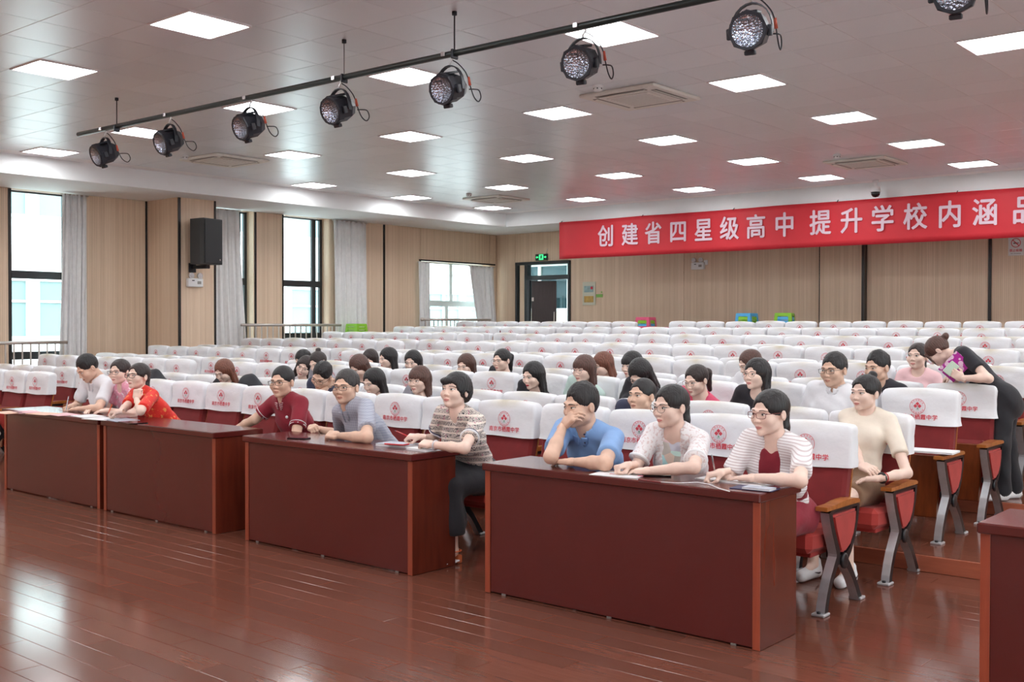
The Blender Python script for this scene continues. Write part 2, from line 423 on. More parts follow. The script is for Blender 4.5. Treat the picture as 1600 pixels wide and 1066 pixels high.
# side and front walls that close the room
wr = MB()
y = YF
for a, b_ in ((-3.5, -1.0), (1.5, 4.0), (6.5, 9.0), (11.5, 14.0)):
    wr.box((XR+.15, (y+a)/2, 2.1), (.3, a-y, 4.4)); wr.box((XR+.15, (a+b_)/2, .45), (.3, b_-a, 1.1)); wr.box((XR+.15, (a+b_)/2, 3.9), (.3, b_-a, .8)); y = b_
wr.box((XR+.15, (y+YB)/2, 2.1), (.3, YB-y, 4.4))
tag(wr.obj('wall_right', M_PANEL), 'wood-panelled wall opposite the tall windows', kind='structure')
for i, (a, b_) in enumerate(((-3.5, -1.0), (1.5, 4.0), (6.5, 9.0), (11.5, 14.0))):  # unseen windows added so daylight fills in from the right
    window(5+i, a, b_, 1.0, 3.5, [2.3], [((a+b_)/2, 1.0, 3.5)], M_DARK, .06, XR+.2, label='unseen window added for daylight fill in the right wall, %s along' % WORDS[i+1])
tag(MB().box(((W+XR)/2, YF-.15, 2.1), (XR-W, .3, 4.4)).obj('wall_front', M_WHITE), 'plain pale wall behind the stage', kind='structure')
# ---- fascia and soffit
mb = MB()
mb.box(((W+FX)/2, (YF+YB)/2, (ZS+4.2)/2), (FX-W+.0, YB-YF, 4.2-ZS), .004)
mb.box(((FX+XR)/2, (FY+YB)/2, (ZS+4.2)/2), (XR-FX, YB-FY, 4.2-ZS), .004)
tag(mb.obj('ceiling_soffit', M_WHITE), 'white dropped plaster soffit along the window wall and back wall', kind='structure')

# ---- ceiling of metal tiles
def tile_mat():
    m, nt, b = _nt('satin_metal_ceiling_tile')
    oi = N(nt, 'ShaderNodeObjectInfo'); mr = N(nt, 'ShaderNodeMapRange'); mr.inputs[3].default_value = .96; mr.inputs[4].default_value = 1.04; nt.links.new(oi.outputs['Random'], mr.inputs[0])
    hs = N(nt, 'ShaderNodeHueSaturation'); hs.inputs['Color'].default_value = (*srgb((226, 231, 235)), 1); nt.links.new(mr.outputs[0], hs.inputs['Value'])
    nt.links.new(hs.outputs[0], b.inputs['Base Color']); b.inputs['Roughness'].default_value = .3; b.inputs['Metallic'].default_value = .12; b.inputs['Specular IOR Level'].default_value = .6
    g = N(nt, 'ShaderNodeNewGeometry'); bump(nt, b, noise(nt, g.outputs['Position'], 1.6, 2), .1, .02)
    return m
M_TILE = tile_mat(); M_TGRID = mat('pale_ceiling_grid', (250, 250, 250), .5)
cl = tag(MB().box(((FX+XR)/2, (YF+FY)/2, ZC+.0425), (XR-FX, FY-YF, .08)).obj('ceiling', M_TGRID), 'grey metal tile ceiling with square light panels', kind='structure')
TX, TYY = .61, .6
LX = [-5.265-.61*4*k for k in range(5)]+[-5.265+2.44*k for k in range(1, 6)]; LY = [5.13+2.4*k for k in range(-4, 6)]
lights = [(x, y) for x in LX for y in LY if not (abs(x+15.025) < .1 and abs(y-9.93) < .1) and x < XR-.4 and y > YF+.3]
lset = {(round((x+5.265)/TX), round((y-5.13)/TYY)) for x, y in lights}
tile_me = MB().box((0, 0, .0013), (TX-.007, TYY-.007, .0026), .0008).mesh('tile', M_TILE)
cand = []; rest = []
for i in range(-17, 24):
    for j in range(-20, 22):
        x, y = -5.265+TX*i, 5.13+TYY*j
        if (i, j) in lset or x-TX/2 < FX+.0 or x+TX/2 > XR or y+TYY/2 > FY or y-TYY/2 < YF: continue
        p, q, d = proj((x, y, ZC))
        if d > 1 and -120 < p < 1720 and -80 < q < 1066: cand.append((d, x, y))
        else: rest.append((x, y))
cand.sort()
for k, (d, x, y) in enumerate(cand):
    if k < 300: link('ceiling_tile', tile_me, cl, (x, y, ZC))
    else: rest.append((x, y))
mb = MB()
for x, y in rest: mb.box((x, y, ZC+.0013), (TX-.007, TYY-.007, .0026), 0)
tag(mb.obj('ceiling_tile_field', M_TILE, cl), kind='stuff')
# ---- light panels
M_LAMP = bpy.data.materials.new('light_panel_diffuser'); M_LAMP.use_nodes = True
b_ = M_LAMP.node_tree.nodes['Principled BSDF']; b_.inputs['Base Color'].default_value = (.9, .9, .9, 1); b_.inputs['Emission Color'].default_value = (.96, .985, 1.0, 1); b_.inputs['Emission Strength'].default_value = PANEL_L
fr_me = None
M_LFR = mat('light_panel_frame', (232, 230, 232), .4)
mb = MB()
for s in (-1, 1):
    mb.box((s*.2925, 0, 0), (.02, .6, .024), .003); mb.box((0, s*.2925, 0), (.566, .02, .024), .003)
fr_me = mb.mesh('light_frame', M_LFR); df_me = MB().box((0, 0, .003), (.566, .566, .008)).mesh('light_diffuser', M_LAMP)
lab = {}
colw = {}
for x, y in lights:
    c = WORDS[1+sorted(LX).index(x)] if x in LX else 'first'; r = WORDS[1+LY.index(y)]
    o = tag(empty('ceiling_light', (x, y, ZC)), None, 'ceiling light', 'square ceiling light panels')
    p, q, d = proj((x, y, ZC)); inv = d > 1 and -20 < p < 1620 and q > -20
    if inv:
        o['label'] = 'square white ceiling light panel, %s column from the window wall, %s row from the back' % (c, WORDS[10-LY.index(y)])
    else: o['label'] = 'square white ceiling light panel above the stage side, outside the picture'
    link('light_frame', fr_me, o); link('light_diffuser', df_me, o)

# ---- outside: neighbouring building, corridor
M_FAC = mat('white_facade', (236, 240, 240), .8, var=.03, vscale=.6); M_BPANE = mat('pale_blue_pane', (112, 136, 138), .3); M_GROUND = mat('pale_paving', (200, 200, 196), .8, var=.05, vscale=1)
bd = tag(empty('building', (-29.0, 24, -4)), 'white building with pale blue windows seen outside the tall windows', 'building')
MB().box((-.3, 0, 9), (.6, 70, 18)).obj('facade_wall', M_FAC, bd)
bw_fr = MB(); 
for s in (-1, 1): bw_fr.box((.06, s*.95, 0), (.12, .1, 1.7), .01); bw_fr.box((.06, 0, s*.8), (.118, 1.9, .1), .01)
bw_fr.box((.05, 0, 0), (.1, .08, 1.6)); bw_fr.box((.05, 0, .2), (.098, 1.9, .06)); bw_me = bw_fr.mesh('window', M_WFRAME); bp_me = MB().box((.015, 0, 0), (.03, 1.85, 1.6)).mesh('pane', M_BPANE)
for zz in (6.0, 9.3, 12.6):
    for k in range(22):
        o = link('window', bw_me, bd, (0, -24+k*2.15, zz)); link('pane', bp_me, o)
mbx = MB().box((.25, 0, 7.6), (.5, 70, .25), .02); mbx.obj('ledge', M_FAC, bd)
tag(MB().box((-25, 18, -4.1), (30, 60, .2)).obj('ground', M_GROUND), 'pale paving outside the windows', kind='structure')
# corridor behind the back wall
tag(MB().box((-12, YB+2.0, .55), (14, 3.4, .16)).obj('floor_corridor', M_GROUND), 'pale corridor floor behind the doorway', kind='structure')
tag(MB().box((-12, YB+2.0, 3.75), (14, 3.4, .16)).obj('ceiling_corridor_shade', M_WHITE), 'white corridor ceiling behind the doorway', kind='structure')  # unseen slab added to keep the open sky from brightening the corridor
co = tag(empty('corridor_window', (-15.5, YB+3.2, .63)), 'pale framed corridor glazing with a railing beyond the doorway', 'window')
mb = MB()
for x in np.arange(-5, 5.1, 1.0): mb.box((x, 0, 1.7), (.1, .08, 3.4), .005)
for z in (.05, 1.35, 2.6, 3.35): mb.box((0, 0, z), (10.1, .07, .1), .005)
mb.obj('window_frame', M_WFRAME, co)
MB().box((0, .02, .7), (10, .02, 1.2)).obj('lower_panel', mat('cream_panel', (236, 230, 212), .5), co)
MB().box((0, .02, 2.4), (10, .01, 2.0)).obj('pane', glass_mat('tinted_glass', (.12, .175, .185), 1.0), co)
mb = MB().tube([(-5, -.4, 1.05), (5, -.4, 1.05)], .03)
for x in np.arange(-5, 5, .14): mb.tube([(x, -.4, 0), (x, -.4, 1.04)], .009, 6, cap=False)
mb.obj('railing', M_STEEL, co)

# ================================================================== curtains, rails
def curtain(label, pts_top, pts_bot, z1, z0, folds, amp, name='curtain', lean=0.0):
    """hanging cloth between wall positions (y at top, y at bottom); folds are real pleats"""
    (ya, yb), (ya2, yb2) = pts_top, pts_bot
    n = folds*8; nz = 16; V = []
    for k in range(nz+1):
        t = k/nz; a = ya+(ya2-ya)*t**1.3; b2 = yb+(yb2-yb)*t**1.3
        for i in range(n+1):
            u = i/n; ph = 2*math.pi*folds*u
            dx = amp*(.55+.45*t)*math.sin(ph+.5*math.sin(3*t+u*4))+.012*math.sin(ph*2.3+4*t)
            V.append((W+.13+dx+lean*t, a+(b2-a)*u+.01*math.sin(ph*1.7), z1+(z0-z1)*t))
    F = [(k*(n+1)+i, k*(n+1)+i+1, (k+1)*(n+1)+i+1, (k+1)*(n+1)+i) for k in range(nz) for i in range(n)]
    root = tag(empty(name, (W+.13, (ya+yb)/2, z0)), label, 'curtain', 'grey window curtains')
    mb = MB().add([(x-W-.13, y-(ya+yb)/2, z-z0) for x, y, z in V], F, 0, True)
    o = mb.obj('curtain_cloth', M_CURTAIN, root); md = o.modifiers.new('thickness', 'SOLIDIFY'); md.thickness = .006
    MB().tube([(-.0, min(ya, yb)-(ya+yb)/2-.03, z1-z0-.01), (0, max(ya, yb)-(ya+yb)/2+.03, z1-z0-.01)], .014).obj('curtain_rail', M_STEEL, root)
    return root
curtain('grey pleated curtain at the leftmost tall window', (8.80, 9.22), (8.70, 9.19), ZS-.02, .35, 6, .035)
curtain('grey pleated curtain hanging just behind the loudspeaker pilaster', (11.55, 12.28), (11.55, 12.48), ZS-.02, .5, 6, .04)
curtain('grey pleated curtain right of the tall window, above the green stool', (14.60, 15.50), (14.64, 15.56), ZS-.02, .5, 7, .045)
curtain('narrow grey curtain at the left side of the low back window', (17.06, 17.42), (17.08, 17.48), 3.0, .66, 4, .03)
curtain('slanting grey curtain drawn to the right side of the low back window', (18.75, 19.62), (19.25, 19.80), 2.98, .66, 6, .04)
def rail(label, y0, y1, z, zf, finial=False):
    root = tag(empty('handrail', (W+.3, (y0+y1)/2, zf)), label, 'handrail', 'steel window handrails')
    L = (y1-y0)/2; h = z-zf
    MB().tube([(0, -L, h), (0, L, h)], .028, 10).obj('top_rail', M_STEEL, root)
    MB().tube([(0, -L, .12), (0, L, .12)], .018, 8).obj('bottom_rail', M_STEEL, root)
    me = MB().tube([(0, 0, 0), (0, 0, h)], .014, 6, cap=False).mesh('baluster', M_STEEL)
    for y in np.arange(-L+.06, L, .135): link('baluster', me, root, (0, y, 0))
    if finial: MB().lathe([(.0, -.05), (.04, -.03), (.04, .03), (0, .05)], 10, (0, -L-.03, h), 'y').obj('end_knob', M_STEEL, root)
rail('steel handrail with thin balusters at the leftmost window', 6.9, 8.78, 1.29, .0)
rail('steel handrail with thin balusters across the two middle windows', 12.2, 14.65, 1.575, .315)
rail('steel handrail with a round end knob at the back window', 17.05, 19.3, 1.70, .63, True)
# ================================================================== desks
M_DESK = mat('mahogany_veneer', (88, 28, 25), .24, var=.06, vscale=2.5, coat=.3, perobj=.05)
M_DESKV = wood('mahogany_veneer_upright', (92, 36, 24), (106, 43, 28), .25, .3, (9, 9, 1.2), 2.5, detail=1)
M_DEDGE = wood('mahogany_edge_strip', (138, 58, 36), (160, 74, 48), .3, .3, (10, 10, 1), 3)
DH = .775
def desk(label, x0, x1, y0=4.785, depth=.40, rz=0.0):
    root = tag(empty('desk', ((x0+x1)/2, y0, 0), rz), label, 'desk', 'dark mahogany conference desks')
    L = x1-x0; h = DH-.045
    MB().box((0, depth/2+.005, DH-.0225), (L+.02, depth+.06, .045), .006).obj('desk_top', M_DESK, root)
    MB().box((0, .012, h/2+.004), (L-.075, .02, h-.012), .002).obj('modesty_panel', M_DESK, root)
    for s in (-1, 1):
        e = MB().box((s*(L/2-.018), depth/2, h/2), (.036, depth, h-.001), .003).obj('end_panel', M_DESKV, root)
        MB().box((s*(L/2-.019), -.0015, h/2), (.040, .004, h-.004), .001).obj('edge_strip', M_DEDGE, e)
    MB().box((0, depth*.6, .34), (L-.075, depth*.7, .018), .002).obj('shelf', M_DESK, root)
    mb = MB()
    for s in (-.42, 0, .42): mb.box((s*L, .0, .006), (.03, .006, .012), .001)
    mb.obj('floor_bracket', mat('dull_bracket', (120, 112, 108), .5, .3), root)
    return root
desk('dark mahogany desk cut off by the left edge, spread with papers', -10.45, -8.67, 4.765)
desk('dark mahogany desk beneath the woman in red, its far half bare', -8.60, -6.97, 4.765)
desk('dark mahogany desk shared by the grey-shirted man and the woman in black skirt', -6.62, -4.87)
desk('nearest dark mahogany desk with the blue-shirted man and two women writing', -4.25, -2.455)
desk('mahogany desk cut off by the right edge of the picture', -1.40, .4, 4.70)

# ================================================================== chairs
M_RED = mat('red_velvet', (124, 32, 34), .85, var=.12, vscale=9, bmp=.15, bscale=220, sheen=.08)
M_RED2 = mat('worn_red_velvet', (172, 56, 50), .85, var=.12, vscale=9, bmp=.15, bscale=220, sheen=.08)  # worn velvet of seats and pads, colour lightened for light from above
M_CWOOD = wood('varnished_beech', (148, 84, 34), (186, 118, 58), .3, .4, (1, 8, 8), 4)
M_SHELL = wood('seat_shell_plywood', (104, 48, 22), (134, 66, 32), .3, .4, (6, 6, 1), 4)
M_ALU = mat('polished_cast_aluminium', (196, 198, 202), .36, .55, var=.10, vscale=16)
M_CBLK = mat('black_cast_metal', (38, 38, 42), .35, .4)
def cover_mat():
    m, nt, b = _nt('white_seat_cover_cloth')
    v = coords(nt); sp = N(nt, 'ShaderNodeSeparateXYZ'); nt.links.new(v, sp.inputs[0])
    oi = N(nt, 'ShaderNodeObjectInfo')
    off = N(nt, 'ShaderNodeVectorMath', operation='ADD'); nt.links.new(v, off.inputs[0]); cb = N(nt, 'ShaderNodeCombineXYZ'); nt.links.new(math_n(nt, 'MULTIPLY', oi.outputs['Random'], 40.0), cb.inputs[0]); nt.links.new(cb.outputs[0], off.inputs[1])
    n1 = noise(nt, off.outputs[0], 7, 3)
    # worn, yellowed patch where heads rest
    zz = N(nt, 'ShaderNodeMapRange'); zz.inputs[1].default_value = .96; zz.inputs[2].default_value = 1.025; nt.links.new(sp.outputs[2], zz.inputs[0])
    st = math_n(nt, 'MULTIPLY', zz.outputs[0], math_n(nt, 'SUBTRACT', 1.0, math_n(nt, 'MULTIPLY', math_n(nt, 'ABSOLUTE', sp.outputs[0]), 4.5), True), True)
    st = math_n(nt, 'MULTIPLY', st, math_n(nt, 'MULTIPLY', math_n(nt, 'ADD', n1, .25), math_n(nt, 'ADD', math_n(nt, 'MULTIPLY', oi.outputs['Random'], .9), .25)), True)
    c = mix_col(nt, st, srgb((236, 238, 242)), srgb((190, 176, 146)))
    nt.links.new(c, b.inputs['Base Color']); b.inputs['Roughness'].default_value = .75; b.inputs['Sheen Weight'].default_value = .15
    bump(nt, b, noise(nt, off.outputs[0], 16, 3), .35, .012)
    return m
M_COVER = cover_mat(); M_PRINT = mat('red_print', (212, 60, 76), .7); M_PRING = mat('pale_red_print', (232, 160, 170), .7); M_PGREEN = mat('green_print', (66, 160, 120), .7)
def yfront(z): # front face of the backrest, relative to front foot
    return np.interp(z, [.3, .58, .77, .9, 1.0, 1.05], [.35, .415, .462, .478, .482, .482])
def backrest_mesh():
    mb = MB(); zs = [.30, .42, .55, .68, .80, .9, .985]; V = []; hw = .252; th = .07
    for z in zs:
        y = float(yfront(z)); c = .02
        for (x, yy) in ((-hw, y+c), (-hw+c, y), (hw-c, y), (hw, y+c), (hw, y+th), (-hw, y+th)): V.append((x, yy, z))
    F = [(i*6+k, i*6+(k+1) % 6, (i+1)*6+(k+1) % 6, (i+1)*6+k) for i in range(len(zs)-1) for k in range(6)]
    F += [tuple(range(6))[::-1], tuple((len(zs)-1)*6+k for k in range(6))]
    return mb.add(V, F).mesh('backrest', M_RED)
def shell_mesh():
    mb = MB(); zs = [.28, .42, .55, .68, .80, .9, .985]; V = []
    for z in zs:
        y = float(yfront(z))+.071
        for (x, yy) in ((-.256, y), (.256, y), (.256, y+.014), (-.256, y+.014)): V.append((x, yy, z))
    F = [(i*4+k, i*4+(k+1) % 4, (i+1)*4+(k+1) % 4, (i+1)*4+k) for i in range(len(zs)-1) for k in range(4)]+[(3, 2, 1, 0), tuple((len(zs)-1)*4+k for k in range(4))]
    return mb.add(V, F).mesh('back_shell', M_CWOOD)
def cover_mesh(seed):
    rnd = np.random.RandomState(seed); ph = rnd.rand(12)*6.28
    lev = [(.765, 0), (.80, 0), (.84, 0), (.88, 0), (.92, 0), (.955, .0), (.988, .001), (1.012, .008), (1.025, .019), (1.031, .036)]
    per = []
    hw, th, rc = .275, .112, .018
    for (cx, cy, a0) in ((-hw+rc, rc, 180), (hw-rc, rc, 270), (hw-rc, th-rc, 0), (-hw+rc, th-rc, 90)):
        for k in range(4): a = R_(a0+k*30); per.append((cx+rc*math.cos(a), cy+rc*math.sin(a), math.cos(a), math.sin(a)))
    P = []
    n4 = len(per)
    for i in range(n4):   # refine long sides
        a, b = per[i], per[(i+1) % n4]; d = math.hypot(a[0]-b[0], a[1]-b[1]); k = 7 if d > .3 else 1
        for j in range(k): t = j/k; P.append(tuple(a[q]+(b[q]-a[q])*t for q in range(4)))
    V = []; n = len(P)
    for li, (z, ins) in enumerate(lev):
        y0 = float(yfront(z))-.014
        for (x, y, nx, ny) in P:
            xx = x*(1-ins/.27); yy = th/2+(y-th/2)*(1-ins*1.05/(th/2)) if ins else y
            zz = z-.012*(x/hw)**2*(z-.765)/.265
            wv = .0035*math.sin(9*z*3+14*x+ph[0])+.003*math.sin(30*x-22*z+ph[1])+.002*math.sin(55*z+ph[2]+8*x)
            if ins > .02: wv *= .4
            flare = .010*max(0, (.85-z)/.085)*(1 if li < 3 else 0)
            V.append((xx+nx*(wv+flare*.6), y0+yy+ny*(wv+flare*.5)-.010*math.exp(-((z-.93)/.07)**2)*(1-(x/hw)**2)*(1 if ny < 0 else 0), zz+(.004*math.sin(12*x+ph[3]) if li == 0 else 0)))
    F = [(i*n+k, i*n+(k+1) % n, (i+1)*n+(k+1) % n, (i+1)*n+k) for i in range(len(lev)-1) for k in range(n)]
    F.append(tuple((len(lev)-1)*n+k for k in range(n)))
    return MB().add(V, F, 0, True).mesh('seat_cover', M_COVER)
def emblem_mesh():
    mb = MB(); n = 28
    def ring(r0, r1, m):
        V = []; 
        for k in range(n): a = 2*math.pi*k/n; V += [(r0*math.cos(a), r0*math.sin(a), 0), (r1*math.cos(a), r1*math.sin(a), 0)]
        mb.add(V, [(2*k, 2*k+1, 2*((k+1) % n)+1, 2*((k+1) % n)) for k in range(n)], m)
    ring(.0535, .0565, 0); ring(.0395, .0410, 1)
    for k in range(16):   # lettering ring, too small to read
        a = 2*math.pi*(k+.5)/16
        if abs(math.sin(a)) < .3: continue
        c, s_ = math.cos(a), math.sin(a)
        def q(r, t): return (r*c-t*s_, r*s_+t*c, .0003)
        mb.add([q(.0435, -.0055), q(.0435, .0055), q(.0505, .0055), q(.0505, -.0055)], [(0, 3, 2, 1)], 1)
    def diamond(cx, cy, r):
        for dx, dy in ((0, 1), (1, 0), (0, -1), (-1, 0)):
            x, y = cx+dx*r*.48, cy+dy*r*.48; h = r*.47
            mb.add([(x, y+h, .0005), (x-h, y, .0005), (x, y-h, .0005), (x+h, y, .0005)], [(0, 1, 2, 3)], 0)
    diamond(0, .020, .0145); diamond(-.0155, .003, .0145); diamond(.0155, .003, .0145)
    mb.add([(0, -.010, .0005), (-.006, -.022, .0005), (.001, -.020, .0005), (.007, -.024, .0005), (.005, -.013, .0005)], [(0, 1, 2, 3, 4)], 2)
    mb.add([(-.012, -.028, .0005), (.012, -.0275, .0005), (.012, -.0255, .0005), (-.012, -.026, .0005)], [(0, 1, 2, 3)], 2)
    return mb.mesh('emblem', [M_PRINT, M_PRING, M_PGREEN])
def bar(mb, pts, w, t, x, mf=0, ms=1):
    """flat curved bar in the y-z plane: width w in plane, thickness t along x; front edge mf, sides ms"""
    V = []; n = len(pts)
    for i, (y, z) in enumerate(pts):
        a = np.array(pts[min(i+1, n-1)])-np.array(pts[max(i-1, 0)]); a = a/np.linalg.norm(a); nr = np.array([a[1], -a[0]])
        if nr[0] > 0: nr = -nr
        ww = w[i] if hasattr(w, '__len__') else w
        for sx in (-1, 1):
            for sn in (1, -1): V.append((x+sx*t/2, y+nr[0]*sn*ww/2, z+nr[1]*sn*ww/2))
    for i in range(n-1):
        a, b = i*4, i*4+4
        mb.add([V[k] for k in (a, a+2, b+2, b)], [(0, 1, 2, 3)], mf, True)      # front edge
        mb.add([V[k] for k in (a+3, a+1, b+1, b+3)], [(0, 1, 2, 3)], mf, True)    # back edge
        mb.add([V[k] for k in (a+1, a, b, b+1)], [(0, 1, 2, 3)], ms); mb.add([V[k] for k in (a+2, a+3, b+3, b+2)], [(0, 1, 2, 3)], ms)
    mb.add([V[k] for k in (0, 1, 3, 2)], [(0, 1, 2, 3)], ms); mb.add([V[k] for k in (4*n-4, 4*n-2, 4*n-1, 4*n-3)], [(0, 1, 2, 3)], ms)
def frame_mesh():
    mb = MB(); t = .052
    bar(mb, [(.028, .0), (.036, .05), (.058, .11), (.095, .18), (.145, .245), (.185, .29), (.185, .325), (.155, .38), (.118, .45), (.092, .51), (.078, .565)], [.05, .044, .042, .042, .046, .055, .05, .042, .042, .042, .046], t, 0)
    bar(mb, [(.50, .0), (.478, .035), (.440, .095), (.392, .16), (.33, .225), (.27, .28)], [.05, .042, .040, .042, .05, .05], t, 0, 0, 1)
    bar(mb, [(.28, .265), (.36, .315), (.415, .39), (.45, .475), (.468, .565)], [.06, .034, .03, .03, .034], t*.9, 0, 1, 1)
    mb.box((0, .27, .562), (t*.9, .38, .024), .004, 1)
    bar(mb, [(.18, .285), (.23, .275), (.29, .262)], .055, t*.96, 0, 1, 1)
    for s in (-1, 1): mb.lathe([(.045, -.006), (.045, .006), (.03, .010)], 14, (s*.03, .255, .268), 'x', 1)
    mb.box((0, .012, .008), (.075, .085, .016), .004, 0); mb.box((0, .51, .008), (.075, .07, .016), .004, 0)
    mb.lathe([(.012, 0), (.012, .012)], 8, (0, -.012, .015), 'z', 1)
    return mb.mesh('side_frame', [M_ALU, M_CBLK])
def pad_mesh():
    poly = [(.112, .540), (.432, .540), (.425, .475), (.395, .405), (.345, .345), (.27, .312), (.215, .322), (.182, .385), (.142, .46)]
    mb = MB().prism(poly, -.018, .018, 'x'); cy = sum(p[0] for p in poly)/9; cz = sum(p[1] for p in poly)/9
    for s in (-1, 1): mb.prism([(cy+(a-cy)*.9, cz+(b-cz)*.9) for a, b in poly], s*.018 if s < 0 else .018, s*.030, 'x')
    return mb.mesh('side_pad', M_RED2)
def arm_mesh():
    poly = [(.012, .575), (.10, .575), (.30, .575), (.462, .575), (.467, .588), (.44, .600), (.36, .608), (.28, .610), (.19, .606), (.13, .598), (.015, .598)]
    mb = MB().prism(poly, -.034, .034, 'x'); return mb.mesh('armrest', M_CWOOD)
CH = dict(back=backrest_mesh(), shell=shell_mesh(), cover=[cover_mesh(s) for s in (1, 2, 3, 4, 5)], emb=emblem_mesh(), frame=frame_mesh(), pad=pad_mesh(), arm=arm_mesh(),
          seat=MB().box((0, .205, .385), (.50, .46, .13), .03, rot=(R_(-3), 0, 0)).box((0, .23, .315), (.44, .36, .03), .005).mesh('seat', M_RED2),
          hinge=MB().box((.262, .22, .31), (.03, .07, .045), .004).mesh('seat_hinge', M_CBLK),
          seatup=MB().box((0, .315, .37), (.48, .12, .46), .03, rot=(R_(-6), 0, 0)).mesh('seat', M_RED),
          board=MB().box((0, .245, .355), (.45, .018, .44), .008, rot=(R_(-6), 0, 0)).mesh('seat_underside', M_SHELL),
          text=text_mesh('南京市栖霞中学', .040, M_PRINT, .0009, 1.08))
co_ = np.zeros(len(CH['text'].vertices)*3); CH['text'].vertices.foreach_get('co', co_)
CHW = .588
CX0, CXL = -2.80, -12.42
OCC = set()      # (row, block, index) of occupied chairs; filled by the people list
def chair_slots():
    for k in range(1, 14):
        yb = ROW0+ROWP*(k-1); z = STEP*tier_of_row(k)
        nm = 15 if k < 13 else 14
        for i in range(nm): yield k, 'm', i, CX0-.592*i, yb, z
        x0, nl = (CXL, 7) if k < 13 else (-11.80, 8)
        for i in range(nl):
            x = x0-.592*i
            if proj((x+.3, yb+.5, z+1.0))[0] < -15: continue
            yield k, 'l', i, x, yb, z
def make_chair(k, blk, i, x, y, z, occ):
    rw = WORDS[k]
    where = ('%s from the aisle at right' % WORDS[i+1]) if blk == 'm' else ('%s in the block by the windows' % WORDS[i+1])
    o = tag(empty('auditorium_chair', (x, y, z)), ('occupied' if occ else 'empty')+' white-covered red chair, %s row from the front, %s' % (rw, where), 'chair', 'rows of white-covered red auditorium chairs')
    rnd = random.Random(k*100+i+(50 if blk == 'l' else 0))
    link('backrest', CH['back'], o); link('back_shell', CH['shell'], o)
    if occ: link('seat', CH['seat'], o)
    else: s_ = link('seat', CH['seatup'], o); link('seat_underside', CH['board'], s_)
    link('seat_hinge', CH['hinge'], o); link('seat_hinge', CH['hinge'], o, (-.524, 0, 0))
    sh = rnd.uniform(-.006, .006)
    c = link('seat_cover', CH['cover'][rnd.randrange(5)], o, (rnd.uniform(-.004, .004), rnd.uniform(-.004, .004), sh), (0, rnd.uniform(-.012, .012), rnd.uniform(-.02, .02)))
    ex = rnd.uniform(-.012, .012); ez = rnd.uniform(-.01, .01)
    ze, zt = .905+ez, .826+ez
    def fy(zq): return float(yfront(zq))-.014-.010*math.exp(-((zq-.93)/.07)**2)-.0125
    te = math.atan2(fy(.95)-fy(.86), .09); tt = math.atan2(fy(.845)-fy(.805), .04)
    link('emblem', CH['emb'], c, (ex, fy(ze), ze), (R_(90)-te, 0, 0))
    link('lettering', CH['text'], c, (ex, fy(zt), zt), (R_(90)-tt, 0, 0))
    last = (blk == 'm' and i == (14 if k < 13 else 13)) or (blk == 'l' and i == (6 if k < 13 else 7))
    for sx in ((.296, -.296) if last else (.296,)):
        f = link('side_frame', CH['frame'], o, (sx, 0, 0)); link('side_pad', CH['pad'], f); link('armrest', CH['arm'], o, (sx, 0, 0))
    return o

# ================================================================== banner
M_BANNER = mat('red_banner_cloth', (205, 40, 52), .6, var=.05, vscale=1.5, bmp=.12, bscale=3)
M_BTEXT = mat('pale_banner_lettering', (222, 196, 208), .7)
BX0, BX1, BZ0, BZ1 = -14.11, -2.6, 2.99, 3.785
ban = tag(empty('banner', ((BX0+BX1)/2, FY-.045, BZ0)), 'long red cloth banner with pale Chinese lettering on the back wall', 'banner')
nx, nz = 60, 8; V = []
for j in range(nz+1):
    for i in range(nx+1):
        u, t = i/nx, j/nz; x = BX0+(BX1-BX0)*u; z = BZ0+(BZ1-BZ0)*t
        V.append((x-(BX0+BX1)/2, -.006*math.sin(x*2.1+t)-.006*(1-t)*math.sin(x*3.7), z-BZ0-.008*abs(math.sin(x*1.05))*(t == 1)))
MB().add(V, [(j*(nx+1)+i, j*(nx+1)+i+1, (j+1)*(nx+1)+i+1, (j+1)*(nx+1)+i) for j in range(nz) for i in range(nx)], 0, True).obj('cloth', M_BANNER, ban).modifiers.new('thickness', 'SOLIDIFY').thickness = .003
CHX = [-12.884, -12.29, -11.73, -11.155, -10.59, -10.03, -9.48, -8.905, -8.215, -7.64, -7.09, -6.53, -5.965, -5.41, -4.80]
for ch, x in zip('创建省四星级高中提升学校内涵品', CHX):
    o = link('lettering', text_mesh(ch, .47, M_BTEXT, .011), ban, (x-(BX0+BX1)/2, -.022, .40), (R_(90), 0, 0)); o.scale = (.88, 1.0, 1)
for x in np.arange(BX0+.05, BX1, 2.05): MB().tube([(x-(BX0+BX1)/2, -.01, BZ1-BZ0-.02), (x-(BX0+BX1)/2, .035, BZ1-BZ0+.02)], .008, 6).obj('nail', M_CBLK, ban)

